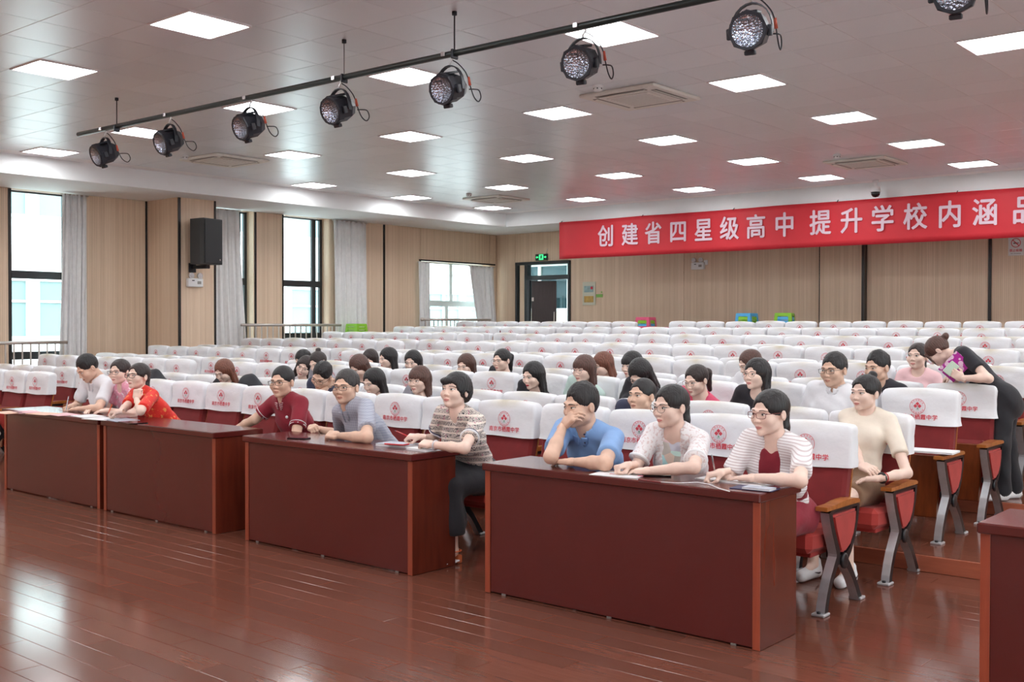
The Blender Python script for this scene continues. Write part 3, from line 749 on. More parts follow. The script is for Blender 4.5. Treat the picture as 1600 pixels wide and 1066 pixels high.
# ================================================================== stage lighting bar
M_LBLK = mat('black_painted_metal', (36, 38, 46), .45, .2); M_PIPE = mat('dark_green_grey_pipe', (42, 52, 52), .35, .3); M_CHROME = mat('chrome', (225, 228, 232), .12, 1.0); M_ORANGE = mat('orange_plug', (178, 74, 52), .5); M_ZINC = mat('zinc_clamp', (200, 198, 200), .35, .6)
PY_, PZ_ = 6.2, 3.725
pb = tag(empty('lighting_bar', (-5.5, PY_, PZ_)), 'dark steel pipe hung below the ceiling carrying stage lamps', 'pipe')
MB().tube([(-11.72+5.5, 0, .03), (-3+5.5, 0, -.005), (3.0+5.5, 0, -.02)], .026, 12).obj('pipe', M_PIPE, pb)
for x in (-10.89, -7.15, -5.84, -2.4, 1.0):
    mb = MB().tube([(x+5.5, 0, .02), (x+5.5, 0, ZC-PZ_)], .006 if x != -7.15 else .003, 6); mb.lathe([(.02, 0), (.02, .03)], 8, (x+5.5, 0, ZC-PZ_-.03)); mb.box((x+5.5, 0, .0), (.02, .07, .075), .004)
    mb.obj('hanger_rod', M_LBLK, pb)
def lamp_reflector():
    m, nt, b = _nt('faceted_reflector'); v = coords(nt, 'Object', (1, 1, 1)); vo = N(nt, 'ShaderNodeTexVoronoi'); vo.inputs['Scale'].default_value = 55; nt.links.new(v, vo.inputs['Vector'])
    b.inputs['Base Color'].default_value = (.8, .82, .86, 1); b.inputs['Metallic'].default_value = 1; b.inputs['Roughness'].default_value = .12; bump(nt, b, vo.outputs['Distance'], .9, .01); return m
M_REFL = lamp_reflector()
body = MB()   # can axis along -y (towards stage), tilted when placed; octagonal housing
body.lathe([(.118, -.12), (.128, -.11), (.128, -.055), (.112, -.05), (.112, .06), (.085, .12), (.05, .13)], 8, (0, 0, 0), 'y', 0, False, capb=False)
body.lathe([(.100, -.118), (.118, -.12)], 16, (0, 0, 0), 'y', 0, False, False, False)
body.box((0, .02, .115), (.10, .13, .02), .005); body.box((0, -.06, -.135), (.07, .045, .03), .006); body.box((-.128, -.06, -.01), (.03, .045, .07), .006); body.box((.128, -.06, -.01), (.03, .045, .07), .006)
body_me = body.mesh('lamp_housing', M_LBLK)
refl_me = MB().lathe([(.100, -.115), (.088, -.06), (.06, -.015), (.025, .005), (.0, .008)], 24, (0, 0, 0), 'y').mesh('lamp_reflector', M_REFL)
lens_me = MB().lathe([(.0, -.128), (.05, -.126), (.101, -.116)], 24, (0, 0, 0), 'y').mesh('lamp_lens', glass_mat('lamp_lens_glass', (.95, .97, 1), .6))
yoke = MB(); yp = [(.132*math.cos(a), 0, .0+(.175*math.sin(a))) for a in np.linspace(0, math.pi, 13)]
for sgn in (0,):
    V = []
    for (x, _, z) in [(.138, 0, -.02)]+[(p[0]*1.04, 0, p[2]*1.02) for p in yp]+[(-.138, 0, -.02)]: V.append((x, z))
    F = []; P = []
    for (x, z) in V:
        l = math.hypot(x, z) or 1; ix, iz = x*(1-.008/l), z*(1-.008/l)
        P += [(x, -.018, z), (x, .018, z), (ix, .018, iz), (ix, -.018, iz)]
    for i in range(len(V)-1):
        for k in range(4): F.append((4*i+k, 4*i+(k+1) % 4, 4*i+4+(k+1) % 4, 4*i+4+k))
    F += [(0, 1, 2, 3), tuple(4*(len(V)-1)+k for k in (3, 2, 1, 0))]
    yoke.add(P, F)
yoke_me = yoke.mesh('yoke', M_LBLK)
clamp_me = MB().tube([(0, 0, .178), (.0, 0, .20), (.022, 0, .225), (.02, 0, .25), (0, 0, .268), (-.024, 0, .255)], .008, 6).box((-.05, -.026, .27), (.035, .01, .035), .002).mesh('hook_clamp', M_ZINC)
def smooth_path(P, n=6):
    P = [np.array(p, float) for p in P]; P = [2*P[0]-P[1]]+P+[2*P[-1]-P[-2]]; out = []
    for i in range(1, len(P)-2):
        for t in np.linspace(0, 1, n, endpoint=False):
            a, b, c, d = P[i-1:i+3]; out.append(tuple(.5*((2*b)+(c-a)*t+(2*a-5*b+4*c-d)*t*t+(3*b-a-3*c+d)*t**3)))
    return out+[tuple(P[-2])]
cable_me = MB().tube(smooth_path([(.0, .02, .23), (.06, .03, .19), (.11, .05, .13), (.132, .07, .07)]), .005, 6, 0).tube([(.132, .07, .085), (.136, .085, .02)], [.009, .012], 8, 1).tube(smooth_path([(.136, .085, .02), (.14, .13, -.06), (.14, .19, -.09), (.14, .225, -.05), (.14, .20, .0), (.135, .14, .0), (.10, .12, .0)]), .005, 6, 0).mesh('cable', [M_LBLK, M_ORANGE])
lamp_x = [-11.14, -9.86, -8.50, -7.215, -5.89, -4.585, -3.26, -2.0]
for n, x in enumerate(lamp_x):
    zl = 3.482-.004*n
    o = tag(empty('stage_lamp', (x, PY_, zl)), 'black octagonal stage lamp hanging from the pipe, %s from its left end' % WORDS[n+1], 'stage lamp', 'black stage lamps on the pipe')
    az = R_([-4, -2, 0, 2, 6, 12, 14, 12][n]); tl = R_([22, 20, 18, 18, 16, 14, 12, 12][n])
    sc = 1.0
    b = link('lamp_housing', body_me, o, (0, 0, 0), (tl, 0, az)); link('lamp_reflector', refl_me, b); link('lamp_lens', lens_me, b)
    link('yoke', yoke_me, o, rot=(0, 0, az)); link('hook_clamp', clamp_me, o, (0, 0, 0), (0, 0, R_(8))); link('cable', cable_me, o, rot=(0, 0, az))

# ================================================================== ceiling fittings
M_ACW = mat('ivory_plastic', (232, 230, 222), .5); M_ACD = mat('vent_shadow_grey', (150, 146, 140), .6); M_PLW = mat('white_plastic', (232, 232, 232), .4); M_GLOSSBLK = mat('glossy_black_plastic', (18, 18, 20), .15)
def aircon(x, y, label):
    o = tag(empty('air_conditioner', (x, y, ZC)), label, 'air conditioner', 'ceiling cassette air conditioners')
    mb = MB().box((0, 0, -.018), (.95, .95, .034), .012); mb.obj('frame', M_ACW, o)
    MB().box((0, 0, -.040), (.52, .52, .014), .006).obj('grille', M_ACW, o)
    mb = MB()
    for k in range(9): mb.box((0, -.22+k*.055, -.0475), (.46, .012, .004), .001)
    mb.obj('grille_slats', mat('ivory_slat', (205, 202, 195), .5), o)
    for s in (-1, 1):
        MB().box((s*.37, 0, -.036), (.07, .62, .006), .001).obj('vent', M_ACD, o); MB().box((0, s*.37, -.036), (.62, .07, .006), .001).obj('vent', M_ACD, o)
        MB().box((s*.372, 0, -.043), (.045, .60, .006), .002, rot=(0, R_(20*s), 0)).obj('louvre', M_ACW, o); MB().box((0, s*.372, -.043), (.60, .045, .006), .002, rot=(R_(-20*s), 0, 0)).obj('louvre', M_ACW, o)
aircon(-6.45, 9.76, 'ivory ceiling cassette air conditioner, largest, near the hanging lamps'); aircon(-13.70, 9.54, 'ivory ceiling cassette air conditioner at left above the loudspeaker')
aircon(-6.44, 15.87, 'ivory ceiling cassette air conditioner above the banner lettering'); aircon(-13.85, 15.9, 'ivory ceiling cassette air conditioner, smallest, by the far corner')
def detector(x, y, label):
    o = tag(empty('smoke_detector', (x, y, ZC)), label, 'smoke detector', 'round white smoke detectors')
    MB().lathe([(.055, .0), (.055, -.012), (.048, -.02)], 18).obj('base', M_PLW, o); MB().lathe([(.045, -.02), (.047, -.04), (.035, -.055), (.0, -.058)], 18).obj('sensor_head', M_PLW, o)
    mb = MB()
    for k in range(6): a = k*math.pi/3; mb.box((.044*math.cos(a), .044*math.sin(a), -.034), (.01, .014, .012), .001, rot=(0, 0, a))
    mb.obj('sensor_slots', M_CBLK, o)
detector(-6.515, 9.07, 'white smoke detector beside the largest air conditioner'); detector(-13.84, 8.95, 'white smoke detector at left, above the loudspeaker'); detector(-6.49, 14.95, 'white smoke detector above the banner, near the dome camera'); detector(-13.77, 15.02, 'white smoke detector by the far corner air conditioner')
o = tag(empty('dome_camera', (-7.13, 18.02, ZC)), 'white dome security camera with dark globe above the banner', 'camera')
MB().lathe([(.05, 0), (.05, -.03), (.028, -.035), (.028, -.10), (.075, -.12), (.085, -.20)], 18).obj('camera_housing', M_PLW, o); MB().lathe([(.078, -.20), (.072, -.245), (.045, -.28), (.0, -.292)], 18).obj('camera_globe', M_GLOSSBLK, o)

# ================================================================== wall fittings
def flat(name, poly, y, m, parent, th=.003): return MB().prism(poly, y-th, y, 'y').obj(name, m, parent)
M_EXG = mat('lit_green_sign', (60, 220, 130), .4, emit=1.1); M_EXD = mat('dark_green_sign_face', (14, 46, 36), .4)
o = tag(empty('exit_sign', (-15.87, YB-.02, 3.18)), 'green lit exit sign above the doorway', 'exit sign')
MB().box((0, 0, 0), (.36, .04, .15), .006).obj('sign_box', M_EXD, o)
MB().box((0, -.021, 0), (.13, .006, .13), .002).obj('running_figure_panel', M_EXG, o)
fig = [(.01, .045), (.025, .045), (.025, .03), (.04, .015), (.02, .01), (.03, -.02), (.015, -.05), (.005, -.02), (-.01, -.03), (-.035, -.045), (-.015, -.005), (-.01, .02), (-.03, .01), (-.015, .03)]
flat('running_figure', fig, -.0245, M_EXD, o)
for s in (-1, 1): flat('arrow', [(s*.16, 0), (s*.125, .03), (s*.125, .012), (s*.085, .012), (s*.085, -.012), (s*.125, -.012), (s*.125, -.03)], -.021, M_EXG, o)
MB().tube([(.12, .01, .07), (.14, .015, .14), (.16, .017, .20)], .005, 6).obj('cable', M_PLW, o)
def emergency(parent_mat, label):
    o = tag(empty('emergency_light'), label, 'emergency light', 'twin-lamp emergency lights'); o.matrix_world = parent_mat
    MB().box((0, -.035, 0), (.30, .07, .15), .008).obj('battery_box', M_PLW, o)
    for s in (-1, 1):
        h = MB().lathe([(.03, .03), (.05, .0), (.052, -.03)], 16, (s*.085, -.05, .12), 'y').obj('lamp_head', M_PLW, o); MB().lathe([(.0, -.034), (.044, -.031)], 16, (s*.085, -.05, .12), 'y').obj('lamp_lens', M_ZINC, h)
    MB().box((.07, -.071, .0), (.075, .004, .05), .001).obj('indicator_label', M_ACD, o); MB().box((-.05, -.071, .035), (.05, .004, .015), .001).obj('indicator_strip', M_CBLK, o)
    return o
emergency(Matrix.Translation((-11.64, YB-.01, 2.83)), 'white twin-lamp emergency light on the back wall below the banner')
e1 = onX(303, 440, PX0+.02); emergency(Matrix.Translation((PX0+.01, e1[1], e1[2]-.02)) @ Matrix.Rotation(R_(90), 4, 'Z'), 'white twin-lamp emergency light on the pilaster below the loudspeaker')
MB().box((0, 0, .2), (.09, .02, .1), .004).obj('socket', M_PLW, bpy.data.objects['emergency_light'], (.17, -.005, -.13))
o = tag(empty('notice_board', (-14.49, YB-.012, 2.30)), 'pale notice board with two small plaques beside the doorway', 'notice board')
MB().box((0, 0, 0), (.36, .024, .53), .004).obj('board', mat('pale_grey_board', (206, 204, 186), .4), o)
for zz, c, nm in ((.10, (150, 176, 178), 'blue_plaque'), (-.13, (196, 160, 84), 'gold_plaque')): MB().box((0, -.015, zz), (.26, .008, .145), .002).obj('plaque', mat(nm, c, .35, var=.25, vscale=12), o)
MB().lathe([(.0, -.021), (.035, -.02)], 14, (.085, 0, .125), 'y').obj('red_seal', M_PRINT, o)
flat('green_tag', [(.20, -.09), (.38, -.09), (.38, -.02), (.20, -.02)], -.004, mat('green_tag_plastic', (132, 190, 92), .5), o); flat('green_tag_tip', [(.33, .01), (.37, .01), (.36, .04), (.34, .04)], -.004, MATS['green_tag_plastic'], o)
o = tag(empty('no_smoking_sign', (-5.375, YB-.012, 2.96)), 'white no smoking sign under the banner at the right edge', 'sign')
MB().box((0, 0, 0), (.25, .01, .32), .002).obj('sign_plate', M_PLW, o)
n = 28; mb = MB(); V = []
for k in range(n): a = 2*math.pi*k/n; V += [(.068*math.cos(a), -.0065, .068*math.sin(a)+.06), (.08*math.cos(a), -.0065, .08*math.sin(a)+.06)]
mb.add(V, [(2*k, 2*((k+1) % n), 2*((k+1) % n)+1, 2*k+1) for k in range(n)]); mb.box((0, -.0068, .06), (.14, .001, .014), rot=(0, R_(45), 0)); mb.obj('prohibition_ring', M_PRINT, o)
mb = MB().box((-.005, -.006, .055), (.07, .001, .016)); mb.box((.042, -.006, .055), (.012, .001, .016)); mb.obj('cigarette', M_CBLK, o)
link('lettering', text_mesh('禁止吸烟', .052, M_PRINT, .001), o, (0, -.0065, -.075), (R_(90), 0, 0)); link('lettering', text_mesh('NO SMOKING', .026, M_CBLK), o, (0, -.0065, -.125), (R_(90), 0, 0))
# loudspeaker
M_SPK = mat('charcoal_speaker_cabinet', (62, 64, 66), .6, bmp=.2, bscale=300); M_GRL = mat('black_speaker_grille', (34, 35, 38), .6, bmp=.4, bscale=500)
sp_ = onX(322, 378, PX0+.33)
o = tag(empty('loudspeaker', (sp_[0], sp_[1], sp_[2]-.39), R_(14)), 'black loudspeaker mounted on the wood-panelled pilaster', 'loudspeaker')
poly = [(-.20, -.17), (-.20, .17), (.06, .225), (.16, .225), (.16, -.225), (.06, -.225)]
MB().prism(poly, 0, .78, 'z').obj('cabinet', M_SPK, o); MB().box((.168, 0, .39), (.016, .43, .75), .006).obj('grille', M_GRL, o); MB().lathe([(.0, .178), (.018, .177)], 12, (0, .15, .08), 'x').obj('badge', M_STEEL, o)
MB().box((-.1, 0, -.04), (.30, .10, .06), .01).tube([(-.25, 0, -.05), (-.30, 0, -.05)], .02, 8).box((-.31, .0, -.05), (.02, .14, .16), .004, rot=(0, 0, R_(-14))).obj('wall_bracket', M_CBLK, o)
# small dark knob by the first curtain, white tag on the pilaster strip
kp = onX(129, 535, W+.02); o = tag(empty('curtain_holdback', tuple(kp)), 'small dark curtain knob on the wall beside the leftmost curtain', 'knob'); MB().lathe([(.012, -.02), (.012, .03), (.03, .035), (.03, .055), (.0, .06)], 12, (0, 0, 0), 'x').obj('knob', M_CBLK, o)

# ================================================================== plastic stools behind the last row
STC = {'pink': (226, 92, 130), 'green': (136, 196, 48), 'blue': (84, 176, 226)}
def stool_mesh(col):
    mb = MB(); h, a, b, t = .44, .15, .19, .012
    mb.box((0, 0, h-.012), (2*a, 2*a, .024), .008)
    for sx, sy in ((1, 0), (-1, 0), (0, 1), (0, -1)):
        def P(u, z, d=0): r = a+(b-a)*(h-z)/h-d; return (sx*r+(-sy)*u, sy*r+sx*u, z)
        for (u0, u1, z0, z1) in ((-1, 1, h-.06, h-.01), (-1, -.62, 0, h-.06), (.62, 1, 0, h-.06), (-.62, .62, h-.22, h-.185), ):
            q = []
            for d in (0, t):
                for (uu, zz) in ((u0, z0), (u1, z0), (u1, z1), (u0, z1)): q.append(P(uu*(a+(b-a)*(h-zz)/h-.001), zz, d))
            mb.add(q, [(0, 1, 2, 3), (7, 6, 5, 4), (0, 4, 5, 1), (1, 5, 6, 2), (2, 6, 7, 3), (3, 7, 4, 0)])
    return mb.mesh('stool', mat('%s_stool_plastic' % col, STC[col], .4))
ST = {c: stool_mesh(c) for c in STC}
def stack(x, y, zf, cols, where, rz=.1):
    for n, c in enumerate(cols):
        o = link('plastic_stool', ST[c], None, (x, y, zf+.0675*n), (0, 0, rz))
        pos = 'topmost' if n == len(cols)-1 else WORDS[len(cols)-n]+' from the top'
        tag(o, '%s plastic stool, %s in stack %s' % (c, pos, where), 'stool', 'stacked plastic stools')
p_ = onY(1009, 505, 18.55); stack(p_[0], 18.55, .632, ['pink', 'green', 'blue', 'green', 'blue', 'green', 'blue', 'green', 'blue', 'green', 'pink'], 'at the far aisle')
p_ = onY(1048, 505, 18.55); stack(p_[0], 18.55, .632, ['blue', 'pink', 'green', 'blue', 'green', 'blue', 'blue', 'pink'], 'just right of the far aisle stack', 0)
p_ = onY(1167, 495, 18.55); stack(p_[0], 18.55, .632, ['green', 'blue', 'green', 'blue', 'pink', 'green', 'blue', 'green', 'green', 'green', 'green', 'blue'], 'below the banner centre', 0)
p_ = onY(1226, 495, 18.55); stack(p_[0], 18.55, .632, ['green', 'pink', 'green', 'blue', 'blue', 'green', 'blue', 'blue', 'blue', 'blue', 'blue', 'green'], 'left of the back pilaster', .25)
p_ = onX(557, 512, -16.75); stack(p_[0], p_[1], .42, ['blue', 'green', 'blue', 'green', 'green', 'blue', 'green', 'green', 'green', 'green', 'green', 'green'], 'under the grey curtain', .1)
# ================================================================== people: implicit-surface bodies
A3 = lambda *v: np.array(v, float)
def rc(P, a, b, ra, rb):
    ba = b-a; t = np.clip((P-a)@ba/max(ba@ba, 1e-9), 0, 1)
    return np.sqrt((((P-a)-t[:, None]*ba)**2).sum(1))-(ra+(rb-ra)*t)
def sph(P, c, r): return np.sqrt(((P-c)**2).sum(1))-r
def ell(P, c, r):
    q = (P-c)/r; k0 = np.sqrt((q*q).sum(1)); k1 = np.sqrt(((q/r)**2).sum(1))+1e-9
    return k0*(k0-1)/k1
def smin(a, b, k): h = np.clip(.5+.5*(b-a)/k, 0, 1); return b+(a-b)*h-k*h*(1-h)
def ssub(a, b, k): return -smin(-a, b, k)
def smax(a, b, k): return -smin(-a, -b, k)
def nets(f, lo, hi, h):
    """surface nets of f<0 on a grid of step h; evaluated finely only near the surface"""
    lo = np.array(lo, float); n = np.ceil((np.array(hi, float)-lo)/(4*h)).astype(int)+1
    ax = [lo[i]+np.arange(n[i])*4*h for i in range(3)]
    C = f(np.stack(np.meshgrid(*ax, indexing='ij'), -1).reshape(-1, 3)+2*h).reshape(n)
    D = C.repeat(4, 0).repeat(4, 1).repeat(4, 2); mk = np.abs(D) < 4*h*1.6
    fx = [lo[i]+np.arange(n[i]*4)*h+.5*h for i in range(3)]
    I = np.argwhere(mk); D[mk] = f(np.stack([fx[0][I[:, 0]], fx[1][I[:, 1]], fx[2][I[:, 2]]], 1))
    ins = D < 0
    c = [D[i:D.shape[0]-1+i, j:D.shape[1]-1+j, k:D.shape[2]-1+k] for i in (0, 1) for j in (0, 1) for k in (0, 1)]
    cnt = sum((x < 0).astype(np.int8) for x in c); act = np.argwhere((cnt > 0) & (cnt < 8))
    if len(act) == 0: return np.zeros((0, 3)), np.zeros((0, 4), int)
    V8 = np.stack([x[act[:, 0], act[:, 1], act[:, 2]] for x in c], 1)
    off = A3(*[[i, j, k] for i in (0, 1) for j in (0, 1) for k in (0, 1)]).reshape(8, 3)
    acc = np.zeros((len(act), 3)); num = np.zeros(len(act))
    for a in range(8):
        for b in range(a+1, 8):
            if abs(off[a]-off[b]).sum() != 1: continue
            x = (V8[:, a] < 0) != (V8[:, b] < 0); t = V8[:, a]/(V8[:, a]-V8[:, b]+1e-12)
            acc += np.where(x[:, None], off[a]+(off[b]-off[a])*t[:, None], 0); num += x
    V = lo+.5*h+(act+acc/num[:, None])*h
    idx = -np.ones(np.array(D.shape)-1, int); idx[act[:, 0], act[:, 1], act[:, 2]] = np.arange(len(act))
    Fs = []
    for a in range(3):
        o1, o2 = (a+1) % 3, (a+2) % 3
        s0 = [slice(1, -1)]*3; s1 = [slice(1, -1)]*3; s0[a] = slice(0, -1); s1[a] = slice(1, None)
        x = ins[tuple(s0)] != ins[tuple(s1)]; e = np.argwhere(x); b0 = np.ones(3, int); b0[a] = 0; e = e+b0
        sg = ins[e[:, 0], e[:, 1], e[:, 2]]
        q = []
        for d1, d2 in ((1, 1), (0, 1), (0, 0), (1, 0)):
            k = e.copy(); k[:, o1] -= d1; k[:, o2] -= d2; q.append(idx[k[:, 0], k[:, 1], k[:, 2]])
        q = np.stack(q, 1); q[~sg] = q[~sg][:, ::-1]; Fs.append(q)
    F = np.concatenate(Fs); return V, F[(F >= 0).all(1)]

# ---------------------------------------------------------------- heads
def head_sdf(fem):
    g = 1.0 if fem else 0.0
    def f(P):
        Q = P.copy(); Q[:, 0] = np.abs(Q[:, 0])
        d = ell(Q, A3(0, .014, .030), A3(.0745, .092, .086))
        d = smin(d, ell(Q, A3(0, -.030, -.036), A3(.062-.001*g, .060, .075)), .025)
        d = smin(d, rc(Q, A3(0, -.066, -.094), A3(.045-.004*g, -.012, -.066), .020-.002*g, .022-.001*g), .022)
        d = smin(d, sph(Q, A3(0, -.070, -.098), .0175), .015)
        d = smin(d, sph(Q, A3(.040, -.058, -.030), .026), .022)
        d = smin(d, rc(Q, A3(.006, -.086, .017), A3(.040, -.074, .022), .009, .009), .018-.006*g)
        d = ssub(d, sph(Q, A3(.031, -.103, .001), .0165), .014)
        d = smin(d, sph(Q, A3(.0305, -.0755, .000), .0128), .005)
        d = smin(d, rc(Q, A3(0, -.086, .004), A3(0, -.1010, -.034), .0060, .0098-.001*g), .013)
        d = smin(d, sph(Q, A3(.0115, -.0945, -.0375), .0075), .007)
        d = smin(d, rc(Q, A3(0, -.0905, -.0635), A3(.018, -.083, -.0655), .0062, .004), .007)
        d = smin(d, rc(Q, A3(0, -.0895, -.0745), A3(.015, -.083, -.0725), .0068, .0045), .007)
        d = ssub(d, rc(Q, A3(0, -.0985, -.0690), A3(.024, -.087, -.0690), .0012, .0008), .003)
        e = ell(Q, A3(.077, .012, -.010), A3(.0085, .018, .030)); e = ssub(e, ell(Q, A3(.087, .006, -.006), A3(.007, .010, .017)), .004)
        d = smin(d, e, .008)
        d = smin(d, rc(Q, A3(0, .024, -.055), A3(0, .036, -.135), .049-.005*g, .051-.006*g), .025)
        return d
    return f
HEAD = {}
def head(fem):
    if fem in HEAD: return HEAD[fem]
    f = head_sdf(fem); V, F = nets(f, (-.105, -.135, -.165), (.105, .125, .135), .0042)
    def surf(x, z):
        x = np.asarray(x, float); z = np.asarray(z, float); y = np.full(x.shape, -.15)
        for _ in range(40): y = y+np.maximum(f(np.stack([x, y, z], 1)), -.002)*.8
        return y
    def patch(X, Z, off):
        n, m = X.shape; y = surf(X.ravel(), Z.ravel())-off
        P = np.stack([X.ravel(), y, Z.ravel()], 1); Fq = [(i*m+j, i*m+j+1, (i+1)*m+j+1, (i+1)*m+j) for i in range(n-1) for j in range(m-1)]
        return P, np.array(Fq)
    def strip(cx, zlo, zhi, n=13, m=3):
        u = np.linspace(-1, 1, n); X = np.stack([cx(u)]*m); t = np.linspace(0, 1, m)[:, None]; return X, zlo(u)[None]*(1-t)+zhi(u)[None]*t
    EYE = {}; BROW = {}
    for s in (-1, 1):
        eyeP = []; browP = []
        w, hh = .0145, (.0056 if fem else .0050)
        up = lambda u: .0005+hh*np.clip(1-u*u, 0, 1)**.6+.0012*u*1.0; dn = lambda u: .0005-hh*.75*np.clip(1-u*u, 0, 1)**.8+.0012*u
        eyeP.append((*patch(*strip(lambda u: s*(.0315+w*u), dn, up, 13, 5), .0006), 0))
        r = .0058; iu = np.linspace(-1, 1, 11); ix = r*iu; top = np.minimum(np.sqrt(np.clip(r*r-ix*ix, 0, 1)), up(ix/w)-.0005); bot = np.maximum(-np.sqrt(np.clip(r*r-ix*ix, 0, 1)), dn(ix/w)-.0005)
        X = np.stack([s*(.0315)+ix-.0012]*3); t = np.linspace(0, 1, 3)[:, None]; eyeP.append((*patch(X, .0005+bot[None]*(1-t)+top[None]*t, .0011), 1))
        eyeP.append((*patch(*strip(lambda u: s*(.0315+w*1.08*u), lambda u: up(u)-.0008, lambda u: up(u)+.0018*(1.2-u*u*.5), 13, 2), .0013), 1))
        bz = .0195 if fem else .018; bt = .0028 if fem else .0042
        browP.append((*patch(*strip(lambda u: s*(.0325+.019*u), lambda u: bz+.004*(1-u*u)-.0015*u-bt*(1.15-.5*u)*.5, lambda u: bz+.004*(1-u*u)-.0015*u+bt*(1.15-.5*u)*.5, 11, 3), .0012), 0))
        EYE[s] = eyeP; BROW[s] = browP
    lipP = [(*patch(*strip(lambda u: .0215*u, lambda u: -.0692+.0008*u*u, lambda u: -.0622-.005*u*u-.0014*np.exp(-(u/.18)**2), 15, 4), .0006), 0),
            (*patch(*strip(lambda u: .0205*u, lambda u: -.0790+.0088*u*u, lambda u: -.0696+.0008*u*u, 15, 4), .0006), 0)]
    def join(lst):
        Vs, Fs, M = [], [], []; n = 0
        for p, q, mi in lst: Vs.append(p); Fs.append(q+n); M += [mi]*len(q); n += len(p)
        return np.concatenate(Vs), np.concatenate(Fs), M
    HEAD[fem] = dict(V=V, F=F, eye1=join(EYE[1]), eye0=join(EYE[-1]), brow1=join(BROW[1]), brow0=join(BROW[-1]), lips=join(lipP)); return HEAD[fem]

# ---------------------------------------------------------------- hair styles (head-local)
def hair_sdf(style):
    def f(P):
        Q = P.copy(); sx = P[:, 0]; Q[:, 0] = np.abs(Q[:, 0]); x, y, z = Q.T
        th = np.arctan2(P[:, 0], P[:, 1]); tex = .0016*np.sin(34*th+9*z*10)+.0012*np.sin(61*th-40*z)
        jag = .0035*np.sin(70*P[:, 0]+25*z)+.0025*np.sin(131*P[:, 0]-60*z)
        if style in ('short', 'spiky', 'crop'):
            top = {'short': .016, 'spiky': .022, 'crop': .012}[style]
            d = ell(Q, A3(0, .016, .034), A3(.0765+.003, .096, .086+top))
            side = z+.012-.55*np.clip(y-.02, 0, .1)*0+.0*y
            cut = -(z-np.where(y < .0, -.004-.3*(y+.0), -.004-.75*np.clip(y, 0, .085)))      # hairline round the ears to the nape
            d = smax(d, cut, .008)
            face2 = ell(Q, A3(0, -.114, -.045), A3(.066, .077, .138)); d = ssub(d, face2+jag, .005)
            d = ssub(d, ell(Q, A3(.082, .008, -.012), A3(.02, .026, .030)), .006)
            if style != 'crop': d = d+tex*1.0-.004*np.clip(np.sin(95*sx+30*y)*np.sin(45*y-30*sx), 0, 1)*(z > .07)*(1 if style == 'spiky' else .5)
            return d
        vol = .010 if style in ('pony', 'bun', 'tied', 'lowbun') else .017
        d = ell(Q, A3(0, .016, .031), A3(.0755+vol*.75, .094+vol*.7, .087+vol))
        if style in ('pony', 'bun', 'tied', 'lowbun'):
            cut = -(z-np.where(y < .015, -.012-.15*y, -.014-.7*np.clip(y-.015, 0, .09))); d = smax(d, cut, .01)
            d = ssub(d, ell(Q, A3(0, -.114, -.045), A3(.067, .079, .134))+jag*.7, .006)
            d = ssub(d, ell(Q, A3(.084, .010, -.016), A3(.018, .022, .030)), .006)
            if style == 'pony':
                t = smin(rc(P, A3(0, .095, .055), A3(.0, .135, .02), .024, .034), rc(P, A3(.0, .135, .02), A3(0, .13, -.13), .036, .016), .02); d = smin(d, t, .012)
            elif style == 'bun': d = smin(d, sph(P, A3(0, .072, .118), .030)+.002*np.sin(120*P[:, 2]+90*P[:, 0]), .010)
            elif style == 'lowbun':
                d = smin(d, ell(P, A3(0, .125, .035), A3(.030, .036, .030)), .008); d = smin(d, rc(Q, A3(.045, -.080, .055), A3(.070, -.085, -.07), .012, .005), .01)
            else:
                t = smin(rc(P, A3(0, .10, -.02), A3(0, .095, -.09), .030, .030), rc(P, A3(0, .095, -.09), A3(0, .115, -.24), .028, .014), .02); d = smin(d, t, .015)
            return d+tex*.8
        if style == 'bob':
            d = smin(d, ell(Q, A3(0, .030, -.012), A3(.090, .078, .085)), .03)
            d = smax(d, -(z-np.where(y < .01, -.045-.2*y, -.045-.45*np.clip(y-.01, 0, .1))), .012)
            fc = ell(P-A3(.010, 0, 0), A3(0, -.114, -.052), A3(.066, .082, .122))+jag; d = ssub(d, fc, .006)
            d = smin(d, ssub(ell(P, A3(-.022, -.070, .058), A3(.050, .026, .028)), ell(P, A3(.012, -.10, -.012), A3(.055, .05, .056)), .006), .010)   # swept fringe
            d = ssub(d, ell(P, A3(.086, .0, -.022), A3(.018, .018, .022)), .006)
            return d+tex
        # long styles
        L = {'long': -.235, 'longbang': -.215, 'longside': -.20}[style]
        d = smin(d, rc(Q*A3(1, 1.25, 1), A3(.028, .055, .0), A3(.034, .070, L), .062, .048), .03)
        d = smin(d, rc(Q, A3(.070, .010, .02), A3(.078, .012, L*.8), .022, .020), .02)
        d = smax(d, -(z-L-.01*np.sin(60*P[:, 0])), .02)
        fw = .066 if style != 'longside' else .062
        d = ssub(d, ell(Q, A3(0, -.112, -.056), A3(fw, .084, .136 if style == 'long' else .128))+jag*.8, .006)
        d = ssub(d, rc(Q, A3(0, -.07, -.08), A3(0, -.03, -.25), .058, .062), .015)
        if style == 'longbang': d = smin(d, smax(ell(Q, A3(0, -.045, .038), A3(.066, .056, .062)), -(z-.020-.01*np.sin(200*P[:, 0])*.3), .004), .008)
        if style == 'long': d = ssub(d, rc(P, A3(0, -.11, .075), A3(0, .02, .135), .0035, .0025), .006)
        return d+tex
    return f
HAIR = {}
def hair_mesh(style):
    if style not in HAIR:
        zl = -.28 if style.startswith('long') or style == 'tied' else -.16
        V, F = nets(hair_sdf(style), (-.125, -.135, zl), (.125, .185, .165), .0056)
        HAIR[style] = np_mesh('hair', V, F, hair_mat('black'))
    return HAIR[style]
